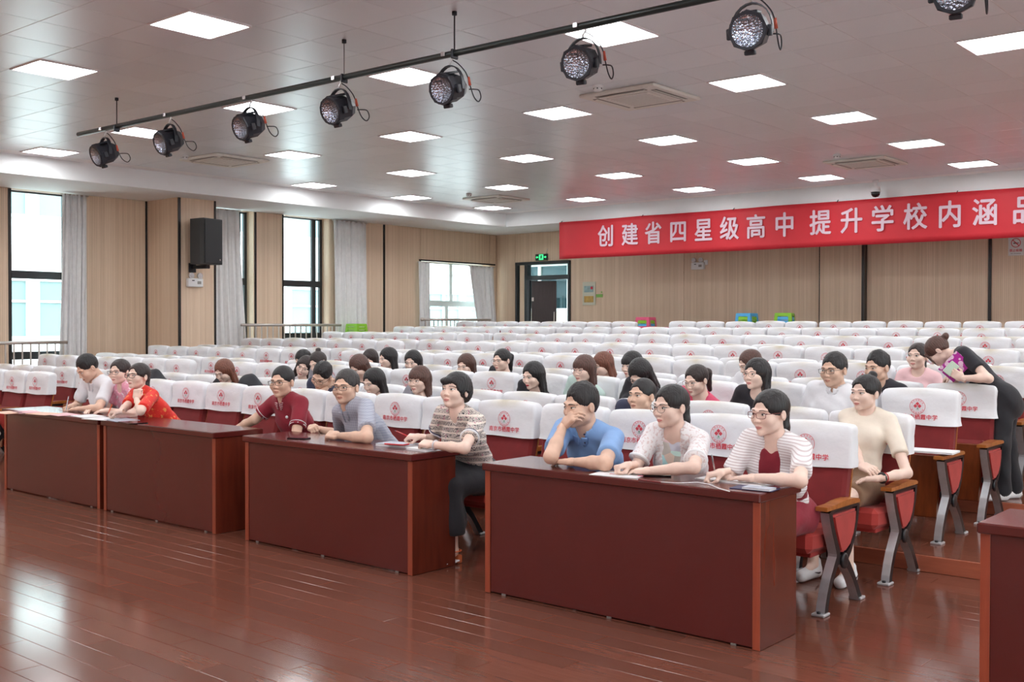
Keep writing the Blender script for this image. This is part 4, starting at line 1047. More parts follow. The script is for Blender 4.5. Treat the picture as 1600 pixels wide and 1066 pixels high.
def hair_mat(c):
    nm = c+'_hair'
    if nm in MATS: return MATS[nm]
    col = {'black': (26, 23, 25), 'dark': (44, 32, 31), 'brown': (82, 54, 46), 'auburn': (112, 66, 50), 'grey': (52, 48, 48)}[c]
    m, nt, b = _nt(nm); v = coords(nt, 'Object', (60, 60, 6)); f = noise(nt, v, 2.2, 4)
    a = srgb(col); nt.links.new(ramp(nt, f, [(.3, tuple(x*.6 for x in a)), (.7, tuple(x*1.5 for x in a))]), b.inputs['Base Color'])
    b.inputs['Roughness'].default_value = .42; bump(nt, b, f, .35, .004); MATS[nm] = m; return m

# ---------------------------------------------------------------- hands: x along fingers, z = back of hand, y = thumb side
def hand_chain(curl, spread=1.0):
    segs = []
    for yi, L, r in ((.029, .072, .0088), (.0095, .080, .0090), (-.0100, .074, .0086), (-.028, .058, .0078)):
        p = A3(.084-.008*(abs(yi-.0095)/.03), yi, .002); a = 0.0; sp = yi*1.2*spread
        for fr, cu in zip((.46, .30, .24), curl):
            a += R_(cu); d = A3(math.cos(a)*math.cos(sp), math.cos(a)*math.sin(sp), -math.sin(a)); q = p+d*L*fr
            segs.append((p, q, r, r*.9)); p = q; r *= .9
    return segs
HANDP = {'rest': ((12, 16, 10), (1.0, .75, -.25), (.9, .2, -.1)), 'grip': ((52, 62, 34), (.75, .30, -.75), (.85, -.35, -.35)), 'fist': ((72, 86, 50), (.7, .1, -.8), (.6, -.75, -.15)), 'flat': ((5, 6, 4), (.9, .8, -.1), (1, .25, 0)), 'cup': ((34, 40, 24), (.8, .6, -.5), (.9, .1, -.4))}
HANDS = {}
def hand(pose):
    if pose in HANDS: return HANDS[pose]
    curl, t1, t2 = HANDP[pose]; segs = hand_chain(curl)
    d1 = A3(*t1); d1 /= np.linalg.norm(d1); d2 = A3(*t2); d2 /= np.linalg.norm(d2); p0 = A3(.018, .026, -.006); p1 = p0+d1*.042; p2 = p1+d2*.032
    def f(P):
        q = np.abs(P-A3(.048, 0, 0))-A3(.030, .027, .003); d = np.sqrt((np.maximum(q, 0)**2).sum(1))+np.minimum(q.max(1), 0)-.0115
        d = smin(d, rc(P*A3(1, .88, 1.10), A3(-.040, 0, 0), A3(.02, 0, 0), .0205, .0240), .02)
        for a, b, ra, rb in segs: d = smin(d, rc(P, a, b, ra, rb), .0045)
        return smin(smin(d, rc(P, p0, p1, .0125, .0100), .010), rc(P, p1, p2, .0098, .0082), .004)
    HANDS[pose] = nets(f, (-.045, -.06, -.10), (.18, .09, .04), .0040); return HANDS[pose]

# ---------------------------------------------------------------- clothing materials
def cloth(name, kind, c1, c2=(255, 255, 255), c3=None):
    if name in MATS: return MATS[name]
    m, nt, b = _nt(name); a, c = srgb(c1), srgb(c2); v = coords(nt); sp = N(nt, 'ShaderNodeSeparateXYZ'); nt.links.new(v, sp.inputs[0]); col = None
    if kind == 'plain': col = ramp(nt, noise(nt, v, 6, 3), [(.3, tuple(x*.92 for x in a)), (.7, tuple(min(1, x*1.05) for x in a))])
    elif kind == 'floral':
        vo = N(nt, 'ShaderNodeTexVoronoi'); vo.inputs['Scale'].default_value = 34; nt.links.new(v, vo.inputs['Vector'])
        col = mix_col(nt, math_n(nt, 'LESS_THAN', vo.outputs['Distance'], .30), a, c)
        if c3: col = mix_col(nt, math_n(nt, 'GREATER_THAN', noise(nt, v, 22, 3), .62), col, srgb(c3))
    elif kind == 'print':
        vo = N(nt, 'ShaderNodeTexVoronoi', feature='DISTANCE_TO_EDGE'); vo.inputs['Scale'].default_value = 105; nt.links.new(v, vo.inputs['Vector'])
        k1 = math_n(nt, 'LESS_THAN', vo.outputs['Distance'], .10); band = math_n(nt, 'GREATER_THAN', math_n(nt, 'SINE', math_n(nt, 'MULTIPLY', sp.outputs[2], 150.0)), -.6)
        col = mix_col(nt, math_n(nt, 'MULTIPLY', k1, band), a, c)
        if c3: col = mix_col(nt, math_n(nt, 'GREATER_THAN', noise(nt, v, 40, 2), .66), col, srgb(c3))
    elif kind == 'stripe':
        s_ = math_n(nt, 'SINE', math_n(nt, 'ADD', math_n(nt, 'MULTIPLY', sp.outputs[2], 420.0), math_n(nt, 'MULTIPLY', sp.outputs[0], 60.0))); col = mix_col(nt, math_n(nt, 'GREATER_THAN', s_, .45), a, c)
    elif kind == 'check':
        s1 = math_n(nt, 'GREATER_THAN', math_n(nt, 'SINE', math_n(nt, 'MULTIPLY', sp.outputs[2], 330.0)), .6); s2 = math_n(nt, 'GREATER_THAN', math_n(nt, 'SINE', math_n(nt, 'MULTIPLY', sp.outputs[0], 330.0)), .6)
        col = mix_col(nt, math_n(nt, 'MULTIPLY', math_n(nt, 'ADD', s1, s2), .5), a, c)
    elif kind == 'lace': col = mix_col(nt, math_n(nt, 'GREATER_THAN', noise(nt, v, 60, 3), .56), a, c)
    elif kind == 'scarf':
        vo = N(nt, 'ShaderNodeTexVoronoi'); vo.inputs['Scale'].default_value = 16; nt.links.new(v, vo.inputs['Vector']); hs = N(nt, 'ShaderNodeHueSaturation'); hs.inputs['Saturation'].default_value = .75; nt.links.new(vo.outputs['Color'], hs.inputs['Color']); col = mix_col(nt, .45, hs.outputs[0], srgb((235, 225, 225)))
    nt.links.new(col, b.inputs['Base Color']); b.inputs['Roughness'].default_value = .8; b.inputs['Sheen Weight'].default_value = .1
    bump(nt, b, noise(nt, v, 18, 3), .25, .012); MATS[name] = m; return m
M_SKINF = mat('light_skin', (240, 209, 193), .5, var=.05, vscale=25, perobj=.05); M_SKINM = mat('tan_skin', (222, 184, 161), .5, var=.06, vscale=25, perobj=.06)
M_LIPF = mat('rosy_lips', (206, 128, 122), .4); M_LIPM = mat('muted_lips', (188, 128, 112), .5); M_EYEW = mat('eye_white', (226, 220, 216), .3); M_EYED = mat('dark_iris', (30, 20, 18), .2); M_RIMB = mat('black_spectacle_rim', (26, 24, 28), .3); M_RIMM = mat('thin_metal_rim', (150, 110, 96), .25, .7); M_RIMR = mat('reddish_spectacle_rim', (120, 52, 48), .3)
GL = {}
def glasses(kind):
    if kind in GL: return GL[kind]
    w, h, r, e = {'round': (.0235, .0215, .0011, 2.2), 'rect': (.0255, .0165, .0016, 3.6), 'bold': (.0265, .0205, .0020, 2.8)}[kind]; mb = MB()
    y0 = -.108
    for s in (-1, 1):
        pts = []
        for k in range(20):
            a = 2*math.pi*k/20; c, s_ = math.cos(a), math.sin(a); px = math.copysign(abs(c)**(2/e), c)*w; pts.append((s*.0325+px, y0+.22*abs(s*.0325+px)*abs(s*.0325+px)/.06, -.002+math.copysign(abs(s_)**(2/e), s_)*h))
        mb.tube(pts, r, 6, closed=True)
        mb.tube([(s*(.0325+w), y0+.013, .006), (s*.074, y0+.03, .007), (s*.0795, -.03, .006), (s*.080, .012, .004), (s*.079, .028, -.012)], r*.95, 6)
    mb.tube([(-.0325+w, y0+.001, .003), (0, y0-.002, .007), (.0325-w, y0+.001, .003)], r*1.1, 6)
    GL[kind] = mb.mesh('glasses', M_RIMB); return GL[kind]

# ---------------------------------------------------------------- one person
def unit(v): return v/(np.linalg.norm(v)+1e-9)
def ik(S_, T_, l1, l2, pole):
    d = T_-S_; L = np.linalg.norm(d); mx = (l1+l2)*.995
    if L > mx: T_ = S_+d*mx/L; d = T_-S_; L = mx
    L = max(L, abs(l1-l2)+.02); a = (l1*l1-l2*l2+L*L)/(2*L); hgt = math.sqrt(max(l1*l1-a*a, 1e-6)); u = unit(d); p = unit(pole-u*(pole@u))
    return S_+u*a+p*hgt, T_
PEOPLE = []
def person(label, fem, P, ray_px=None, Hc=None, yaw=0, pitch=0, roll=0, hair='short', hcol='black', gl=None, top=None, sleeve=.62, neck='round', collar=None, arms=None, bottom=None, skirt=False, bare=0.0, res=.011, L=None, size=1.0, lean=None, shoes=None, legs='sit', extra=None, tw=0.0, group=None, floor=0.0, neckdrop=.0, tucked=False, open_front=None, lipcol=None, knee_in=0.0, flare=.012, absyaw=False, Nk_at=None):
    """P: hip centre (world). Head on the ray through ray_px at torso length L, or at Hc."""
    g = size; HS = A3(1.07, 1.03, .98)*(.98 if fem else 1.03); ca = math.degrees(math.atan2(-P[0], P[1])); yaw = yaw if absyaw else yaw+ca-40; L = (L or (.49 if fem else .525))*g
    Rh = Matrix.Rotation(R_(yaw), 3, 'Z') @ Matrix.Rotation(R_(pitch), 3, 'X') @ Matrix.Rotation(R_(roll), 3, 'Y'); Rh = np.array(Rh)
    Rn = np.array(Matrix.Rotation(R_(yaw*.4), 3, 'Z') @ Matrix.Rotation(R_(pitch*.6), 3, 'X') @ Matrix.Rotation(R_(roll*.6), 3, 'Y'))
    nk = Rn@A3(0, .040, -.140)*g
    P = np.array(P, float)
    if Hc is None:
        d = ray(*ray_px); best = None
        for t in np.arange(2, 20, .01):
            H_ = CP+d*t; v = H_+nk-P
            if abs(v[1]) > 1.2: continue
            e = abs(np.linalg.norm(v)-L)+.15*abs(v[0])+(.08*max(0, v[1]-.05) if lean is None else .3*abs(v[1]-lean))
            if best is None or e < best[0]: best = (e, H_)
        Hc = best[1]
    Nk = Hc+nk if Nk_at is None else np.array(Nk_at, float)
    up = unit(Nk-P); LL = np.linalg.norm(Nk-P)
    side = A3(math.cos(R_(tw)), math.sin(R_(tw)), 0); side = unit(side-up*(side@up)); fr = np.cross(up, side); fr = fr if fr[1]*1 < 5 else fr
    fr = -np.cross(side, up) if False else np.cross(up, side)          # (x=side, up) -> points +y (back)
    bk = fr                                                            # backwards
    sw = (.146 if fem else .172)*g
    Sh = {s: Nk+side*s*sw-up*.036*g+bk*.0 for s in (-1, 1)}
    la, lf = (.265 if fem else .29)*g, (.225 if fem else .25)*g
    ar = (.038 if fem else .045)*g
    J = {}
    for s in (-1, 1):
        spec = (arms or {}).get('L' if s > 0 else 'R')
        if spec is None: spec = dict(to=P+A3(s*.09, -.26, .09), pose='rest')
        T_ = np.array(spec['to'], float); pole = np.array(spec.get('pole', (s*.55, .35, -1.0)), float)
        
        if 'elbow' in spec:
            E_ = np.array(spec['elbow'], float); dv = E_-Sh[s]; l_ = np.linalg.norm(dv)
            if l_ > la*1.5: E_ = Sh[s]+dv*la*1.5/l_
            W_ = T_; dv = W_-E_; l_ = np.linalg.norm(dv)
            if l_ > lf*1.22: W_ = E_+dv*lf*1.22/l_
        else: E_, W_ = ik(Sh[s], T_, la, lf, pole)
        J[s] = (Sh[s], E_, W_, spec)
    fac = LL/(.49 if fem else .525)
    def torso(Q, inf=0.0):
        r = Q-P; u, v, w_ = r@side, -(r@bk), r@up
        T2 = np.stack([u, v*1.42, w_], 1); z1, z2, z3 = .17*fac, .33*fac, LL-.055*g
        hw, ww, cw, sw2 = ((.158, .122, .138, .098) if fem else (.150, .142, .160, .115))
        hw, ww, cw, sw2 = [q*g+inf for q in (hw, ww, cw, sw2)]
        b = A3
        d = rc(T2, b(0, 0, -.02), b(0, .01, z1), hw, ww); d = smin(d, rc(T2, b(0, .01, z1), b(0, .02, z2), ww, cw), .05); d = smin(d, rc(T2, b(0, .02, z2), b(0, -.01, z3), cw, sw2), .05)
        d = d*.80
        if fem: 
            for s in (-1, 1): d = smin(d, sph(np.stack([u, v, w_], 1), b(s*.068*g, .078*g, z2-.015), (.058*g+inf)), .05)
        d = smin(d, rc(Q, Sh[-1]*.92+Sh[1]*.08, Sh[1]*.92+Sh[-1]*.08, ar*1.12+inf, ar*1.12+inf), .06)
        for s in (-1, 1): d = smin(d, rc(Q, Nk+up*.01, Sh[s]*.6+Nk*.4-up*.005, .042*g+inf, .045*g+inf), .04)
        return d
    hb = Hc+Rh@A3(0, .026, -.085)*g
    nr = (.046 if fem else .053)*g
    def skin(Q):
        d = torso(Q, -.012)
        d = smin(d, rc(Q, Nk-up*.02, hb, nr*1.06, nr), .03)
        for s in (-1, 1):
            S_, E_, W_, sp = J[s]; d = smin(d, rc(Q, S_, E_, ar*1.08, ar*.86), .03); d = smin(d, rc(Q, E_, E_*.6+W_*.4, ar*.88, ar*.82), .02); d = smin(d, rc(Q, E_*.6+W_*.4, W_*.97+E_*.03, ar*.82, .0235*g), .02)
        return d
    pts = np.stack([P, Hc, Nk]+[q for s in (-1, 1) for q in J[s][:3]]); lo = pts.min(0)-.16; hi = pts.max(0)+.16; hi[2] = max(Nk[2], J[1][2][2], J[-1][2][2], J[1][1][2])+.14; lo[2] = min(P[2]-.10, lo[2]+.06)
    Vb, Fb = nets(skin, lo, hi, res)
    Vs, Fs = [Vb], [Fb]; n = len(Vb)
    hd = head(fem); Vs.append((hd['V']*(g*HS))@Rh.T+Hc); Fs.append(hd['F']+n); n += len(hd['V'])
    for s in (-1, 1):
        S_, E_, W_, sp = J[s]
        if sp.get('nohand'): continue
        Vh, Fh = hand(sp.get('pose', 'rest')); x = unit(np.array(sp.get('dir', W_-E_), float)); zd = np.array(sp.get('back', (s*.25, .0, 1.0)), float); zd = unit(zd-x*(zd@x)); y = np.cross(zd, x)
        Vm = Vh*g*(.93 if fem else 1.02); mir = 1.0
        # thumb side +y must point inward: for the left hand (s>0) with the back up, inward is -x world
        if s < 0: mir = 1.0
        yv = y if s < 0 else -y
        Fq = Fh if s < 0 else Fh[:, ::-1]
        Vs.append(W_+Vm[:, :1]*x+Vm[:, 1:2]*yv+Vm[:, 2:3]*zd); Fs.append(Fq+n); n += len(Vh)
    # bare lower legs
    kn, an = {}, {}
    for s in (-1, 1):
        if legs == 'sit':
            hp = P+side*s*.085*g; kn[s] = hp+A3(s*(.02-knee_in), -.42*g, -.01); fz = floor+.085; an[s] = A3(kn[s][0]+s*.01, kn[s][1]+.03, fz)
        else:
            hp = P+side*s*.08*g; an[s] = legs[s]; kn[s] = (hp+an[s])/2+A3(0, -.05, 0)
    def leg(Q, inf, upto=1.0, flare=0.0):
        d = None
        for s in (-1, 1):
            hp = P+side*s*.085*g
            a = rc(Q, hp, kn[s], .082*g+inf, .060*g+inf); e = kn[s]+(an[s]-kn[s])*upto; b = rc(Q, kn[s], e, .056*g+inf, .038*g+inf+flare)
            c = smin(a, b, .03); d = c if d is None else smin(d, c, .025)
        return d
    skin_m = M_SKINF if fem else M_SKINM
    if bare:
        def lg(Q):
            d = None
            for s in (-1, 1):
                c = smin(rc(Q, kn[s]*.7+(P+side*s*.085*g)*.3, kn[s], .058*g, .050*g), rc(Q, kn[s], an[s], .050*g, .033*g), .02); c = smin(c, rc(Q, an[s], an[s]+A3(0, -.13, -.045), .033, .022), .02); d = c if d is None else np.minimum(d, c)
            return d
        q = np.stack([kn[1], kn[-1], an[1], an[-1], kn[1]*.7+P*.3, kn[-1]*.7+P*.3]); Vl, Fl = nets(lg, q.min(0)-A3(.1, .26, .1), q.max(0)+.1, .012); Vs.append(Vl); Fs.append(Fl+n); n += len(Vl)
    base = A3(P[0], P[1], floor)
    root = tag(empty('person', tuple(base)), label, 'person', group)
    body = link('body', np_mesh('body', np.concatenate(Vs)-base, np.concatenate(Fs), skin_m), root)
    Mh = Matrix.Translation(Vector(Hc-base)) @ Matrix([[*r, 0] for r in (Rh@np.diag(HS*g)).tolist()]+[[0, 0, 0, 1]])
    def head_obj(name, me, mats):
        o = link(name, me, root, matrix=Mh)
        for i, mm in enumerate(mats): o.material_slots[i].link = 'OBJECT'; o.material_slots[i].material = mm
        return o
    for nm, key, mats in (('eye', 'eye1', [M_EYEW, M_EYED]), ('eye', 'eye0', [M_EYEW, M_EYED]), ('eyebrow', 'brow1', [hair_mat('dark' if fem else 'black')]), ('eyebrow', 'brow0', [hair_mat('dark' if fem else 'black')]), ('lips', 'lips', [lipcol or (M_LIPF if fem else M_LIPM)])):
        ck = key+'_mesh'
        if ck not in hd: v, f_, mi = hd[key]; hd[ck] = np_mesh(nm, v, f_, mats, mi)
        head_obj(nm, hd[ck], mats)
    head_obj('hair', hair_mesh(hair), [hair_mat(hcol)])
    if gl: head_obj('glasses', glasses(gl[0]), [gl[1]])
    # ---- top garment
    rnd = np.random.RandomState(int(abs(P[0]*1000)) % 9999); ph = rnd.rand(6)*6.28
    def shirt(Q):
        d = torso(Q, .006); lo_ = (Q-P)@up
        for s in (-1, 1):
            S_, E_, W_, sp = J[s]
            if sleeve <= 1: d = smin(d, smax(rc(Q, S_, E_, ar*1.22+.006, ar*1.14+.012), (Q-(S_+(E_-S_)*sleeve))@unit(E_-S_), .004), .03)
            else: d = smin(d, smin(rc(Q, S_, E_, ar*1.2+.005, ar*1.05+.006), rc(Q, E_, E_+(W_-E_)*(sleeve-1), ar*1.02+.006, ar*.8+.007), .02), .03)
        w_ = .0045*np.sin(38*Q[:, 0]+26*Q[:, 2]+ph[0])*np.sin(31*Q[:, 2]-22*Q[:, 1]+ph[1])+.003*np.sin(70*Q[:, 2]+40*Q[:, 0]+ph[2])*np.sin(50*Q[:, 1]+ph[3])
        d = d+w_*np.clip(1.15-lo_/LL*.8, .3, 1)
        d = smax(d, -(lo_+(.07 if not tucked else .0)), .01)
        d = ssub(d, rc(Q, Nk-up*.03, Nk+up*.25, nr+.005, nr+.02), .008)
        if neck == 'v': d = ssub(d, rc(Q, Nk-bk*.045+up*.02, Nk-bk*.118-up*.075, .036*g, .006), .008)
        elif neck == 'polo': d = ssub(d, rc(Q, Nk-bk*.05+up*.02, Nk-bk*.112-up*.040, .030*g, .006), .008)
        elif neck == 'scoop': d = ssub(d, rc(Q, Nk-bk*.05+up*.01, Nk-bk*.105-up*.045, .055*g, .05), .012)
        elif neck == 'round': d = ssub(d, sph(Q, Nk-bk*.055+up*.022, .058*g), .012)
        if open_front: d = ssub(d, smax(rc(Q, Nk-bk*.09-up*.02, P-bk*.16+up*.04, .050, .062), -(-(Q-P)@bk-.02), .01), .01)
        return d
    tm = top
    lo2 = lo.copy(); lo2[2] = P[2]-.09 if up[2] > .8 else lo[2]-.05; hi2 = hi.copy(); hi2[2] = max(Nk[2]+.09, Sh[1][2]+.1, Sh[-1][2]+.1, J[1][1][2]+.08 if sleeve > .5 else 0)
    lo2[2] = min(lo2[2], J[1][1][2]-.08, J[-1][1][2]-.08)
    Vt, Ft = nets(shirt, lo2, hi2, res); st = link('top', np_mesh('top', Vt-base, Ft, tm), root)
    if open_front:
        Vi, Fi = nets(lambda Q: smax(ssub(torso(Q, .003), rc(Q, Nk-bk*.05+up*.03, Nk-bk*.100-up*.030, .046*g, .034), .012), (Q-P)@up-LL*.95, .01), lo2, hi2, res*1.1); link('inner_top', np_mesh('inner_top', Vi-base, Fi, open_front), root)
    if collar:
        c0 = Nk-up*.02; c1 = Nk+unit(hb-Nk)*.06
        def col(Q):
            b0 = smin(torso(Q, .006), rc(Q, Nk-up*.02, hb, nr+.004, nr+.002), .012); d = np.abs(b0-.008)-.0045
            h_ = (Q-Nk)@up; vx = np.abs((Q-Nk)@side); vf = -((Q-Nk)@bk)
            d = smax(d, rc(Q, Nk-up*.10-bk*.022, Nk+up*.08-bk*.004, nr+.034, nr+.030), .004)
            d = smax(d, h_-.030-.35*np.clip(-vf, -.1, .1)*.6, .004)
            d = np.maximum(d, -np.maximum(vx-.004-.16*np.clip(.03-h_, 0, .1), .0-vf))
            return d
        Vc, Fc = nets(col, c0-.15, c1+.13, .0055); link('collar', np_mesh('collar', Vc-base, Fc, collar), st)
    # ---- lower garment, shoes
    if bottom is not None:
        if skirt:
            def sk(Q):
                d = leg(Q, .016, .72, .03); r = Q-P; u, v, w_ = r@side, -(r@bk), r@up; d = smin(d, rc(np.stack([u, v*1.35, w_], 1), A3(0, 0, -.02), A3(0, .005, .15*fac), .168*g, .130*g)*.8, .06)
                d = smin(d, rc(Q, (kn[1]+kn[-1])/2+A3(0, .05, 0), (kn[1]+kn[-1])/2+A3(0, .12, -.26), .10, .13), .06); d = smin(d, rc(Q, P, (kn[1]+kn[-1])/2, .12, .09), .05)
                d = d+.006*np.sin(40*Q[:, 0]+15*Q[:, 2])*np.clip((P[2]-Q[:, 2])*3, 0, 1); return smax(d, -(Q[:, 2]-(floor+.20)), .012)
            fb = sk
        else:
            def fb(Q):
                d = leg(Q, .014 if bare < .5 else .018, 1.0 if not bare else .02, flare); r = Q-P; u, v, w_ = r@side, -(r@bk), r@up
                d = smin(d, rc(np.stack([u, v*1.35, w_], 1), A3(0, 0, -.03), A3(0, .005, .10*fac), .162*g, .140*g)*.8, .05); d = d+.005*np.sin(36*Q[:, 0]+30*Q[:, 2]+ph[4])*np.sin(28*Q[:, 1]+ph[5])
                if bare: d = smax(d, -((Q-kn[1]*.5-kn[-1]*.5)@unit(P-(kn[1]+kn[-1])/2)-.085), .006)
                return smax(d, -(Q[:, 2]-floor-.07), .01) if legs == 'sit' else d
        q = np.stack([P, kn[1], kn[-1], an[1], an[-1]]); Vp, Fp = nets(fb, q.min(0)-A3(.2, .2, .06), q.max(0)+A3(.2, .2, .22), max(res*1.25, .013)); link('skirt' if skirt else 'trousers', np_mesh('trousers', Vp-base, Fp, bottom), root)
    if shoes is not None:
        for s in (-1, 1):
            a = A3(an[s][0], an[s][1]+.02, floor+.045); b = A3(an[s][0]+s*.012, an[s][1]-.15, floor+.035); fd = b-a
            if legs != 'sit': fd = unit(legs.get('toe', A3(0, -1, 0)))*.17; b = a+fd-A3(0, 0, .01)
            Vf, Ff = nets(lambda Q: smax(smin(rc(Q, a, b, .046, .038), rc(Q, a, a+A3(0, 0, .055), .043, .040), .02), -(Q[:, 2]-floor-.003), .006), np.minimum(a, b)-.06, np.maximum(a, b)+.1, .009); so = link('shoe', np_mesh('shoe', Vf-base, Ff, shoes), root)
            if shoes.name.startswith('white') and legs == 'sit':
                q = a-base; xs = q[0]+.0455+(.0 if s < 0 else .004); MB().prism([(q[1]+.015, .058), (q[1]-.01, .038), (q[1]-.035, .036), (q[1]-.085, .056), (q[1]-.035, .046), (q[1]-.012, .048)], xs-.006, xs+.0015, 'x').obj('side_mark', M_RIMB, so)
    PEOPLE.append((root, Hc, Nk, J)); 
    return dict(root=root, base=base, Hc=Hc, Nk=Nk, J=J, up=up, bk=bk, side=side, LL=LL, P=P, an=an, Rh=Rh)
# ================================================================== who sits where
def seat(row, i, hy=.27, dx=0.0, dz=0.0):
    OCC.add((row, 'm', i)); return A3(CX0-.592*i+dx, ROW0+ROWP*(row-1)+hy, STEP*tier_of_row(row)+.545+dz)
TZ = DH+.032      # wrist height of an arm resting on a desk
def tbl(x, y, dz=0.0): return onz(x, y, TZ+dz)
BLK = cloth('black_trousers', 'plain', (34, 34, 40)); NAVY = cloth('navy_trousers', 'plain', (44, 48, 66)); WSH = mat('white_shoe_leather', (232, 232, 234), .5); BSH = mat('black_shoe_leather', (30, 28, 30), .35)
GREYT = cloth('grey_trousers', 'plain', (86, 86, 92))
FR = 'people in the front row at the desks'; BR = 'listeners in the rows behind'
F1 = .02
who = {}
def hd(px, py, Y=5.5): return onY(px, py, Y)
def el(px, py): return onz(px, py, DH+.040)
who['A'] = person('man in white shirt bent over his writing at the left desk', False, seat(1, 12, F1, .12), Hc=hd(137, 575, 5.22), yaw=-24, pitch=34, hair='short', top=cloth('white_shirt', 'plain', (232, 233, 238)), sleeve=.75, collar=cloth('white_shirt', 'plain', (232, 233, 238)), neck='polo', arms=dict(L=dict(elbow=el(154, 639), to=tbl(124, 639), pose='rest', dir=(-.9, -.2, -.1)), R=dict(to=tbl(113, 634, .01), pose='grip', dir=(.2, -.9, -.2), pole=(-.8, .3, -.6))), bottom=NAVY, shoes=BSH, res=.012, group=FR)
who['B'] = person('woman in pink T-shirt and dark rectangular glasses at the left desk', True, seat(1, 11, F1+.06, .02), Hc=hd(187, 581, 5.34), yaw=2, pitch=2, hair='tied', hcol='dark', gl=('rect', M_RIMB), top=cloth('pink_tee', 'floral', (240, 166, 190), (246, 196, 210), (250, 240, 244)), sleeve=.55, arms=dict(L=dict(to=A3(-9.15, 5.12, TZ), pose='rest', dir=(-.6, -.7, -.1), pole=(.6, .3, -1)), R=dict(to=A3(-9.40, 5.10, TZ), pose='rest', dir=(.5, -.8, -.1), pole=(-.6, .3, -1))), bottom=NAVY, shoes=WSH, res=.012, group=FR)
ch = hd(216, 588, 5.16)
who['C'] = person('woman in bright red blouse and glasses resting her chin on her hand', True, seat(1, 10, F1), Hc=ch, yaw=-5, pitch=-6, hair='tied', hcol='dark', gl=('bold', M_RIMB), top=cloth('red_blouse', 'floral', (226, 44, 34), (232, 66, 40), (240, 150, 84)), sleeve=.85, neck='v', arms=dict(R=dict(to=tbl(180, 652), pose='grip', dir=(-.9, -.4, -.1)), L=dict(elbow=el(213, 652), to=onY(213, 622, 5.05), pose='fist', dir=(-.05, .12, 1), back=(.5, -1, .2))), bottom=BLK, shoes=BSH, res=.011, group=FR)
who['D'] = person('man in maroon polo shirt and glasses with one arm stretched along the desk', False, seat(1, 7, F1+.06), Hc=hd(441, 597, 5.38), yaw=10, pitch=2, hair='crop', gl=('rect', M_RIMB), top=cloth('maroon_polo', 'plain', (138, 26, 46)), sleeve=.70, neck='polo', collar=cloth('maroon_collar', 'stripe', (138, 26, 46), (232, 214, 216)), arms=dict(R=dict(elbow=onY(398, 656, 5.34), to=onY(364, 673, 5.30), pose='rest', dir=(-.9, .0, -.4)), L=dict(elbow=onY(462, 684, 5.30), to=onY(442, 698, 5.27), pose='rest', dir=(-.9, -.1, -.3))), bottom=BLK, shoes=BSH, res=.011, group=FR)
who['E'] = person('man in grey checked shirt and glasses with clasped hands on the desk', False, seat(1, 5, F1, -.12), Hc=hd(541, 605, 5.22), yaw=12, pitch=0, hair='short', hcol='grey', gl=('rect', M_RIMB), top=cloth('grey_check_shirt', 'check', (176, 180, 194), (146, 152, 172)), sleeve=.75, neck='polo', collar=cloth('grey_check_shirt', 'check', (176, 180, 194), (146, 152, 172)), arms=dict(L=dict(elbow=el(574, 684), to=tbl(517, 680), pose='grip', dir=(-.95, -.3, .05), back=(.3, -.5, 1)), R=dict(to=tbl(487, 668), pose='grip', dir=(.85, -.45, .0), back=(-.2, -.5, 1), pole=(-.9, .2, -.6))), bottom=GREYT, shoes=BSH, res=.011, group=FR)
who['F'] = person('short-haired woman in black-and-cream patterned blouse and long black skirt', True, seat(1, 4, F1, .14), Hc=hd(712, 611, 5.24), yaw=4, pitch=-9, hair='bob', top=cloth('patterned_blouse', 'print', (236, 224, 214), (40, 38, 52), (196, 132, 150)), sleeve=.66, neck='v', tucked=True, arms=dict(L=dict(elbow=el(726, 701), to=tbl(674, 695, .012), pose='grip', dir=(-.95, -.15, .08), back=(.3, -.4, 1)), R=dict(to=tbl(657, 683, .03), pose='grip', dir=(-.75, -.55, .05), back=(-.3, -.4, 1), pole=(-.7, .2, -1))), bottom=cloth('black_skirt', 'plain', (36, 36, 42)), skirt=True, bare=1.0, res=.010, group=FR, size=1.03)
gy = 5.20; gh = onY(881, 664, gy-.11)
who['G'] = person('man in light blue polo shirt resting his nose on his hand', False, seat(1, 2, F1, .06), Hc=hd(908, 634, gy), yaw=-12, pitch=6, hair='spiky', top=cloth('light_blue_polo', 'plain', (132, 172, 224)), sleeve=.72, neck='polo', collar=cloth('light_blue_polo', 'plain', (132, 172, 224)), arms=dict(R=dict(elbow=el(857, 722), to=gh, pose='cup', dir=(.75, -.0, .62), back=(-.4, -.9, .35)), L=dict(elbow=el(944, 729), to=tbl(897, 722, .005), pose='rest', dir=(-.95, .0, -.05))), bottom=NAVY, shoes=BSH, res=.010, group=FR, size=1.04)
who['H'] = person('woman in white lace top and round glasses with a floral scarf', True, seat(1, 1, F1, .08), Hc=hd(1048, 635, 5.24), yaw=-6, pitch=4, hair='tied', gl=('round', M_RIMB), top=cloth('white_lace', 'lace', (238, 236, 238), (222, 206, 206)), sleeve=.78, neck='scoop', open_front=cloth('floral_scarf', 'scarf', (240, 220, 220)), arms=dict(R=dict(to=tbl(984, 727, .02), pose='fist', dir=(-.5, -.85, -.1)), L=dict(elbow=el(1081, 743), to=tbl(1016, 736), pose='rest', dir=(-.97, -.1, -.05))), bottom=NAVY, shoes=BSH, res=.010, group=FR, size=1.03)
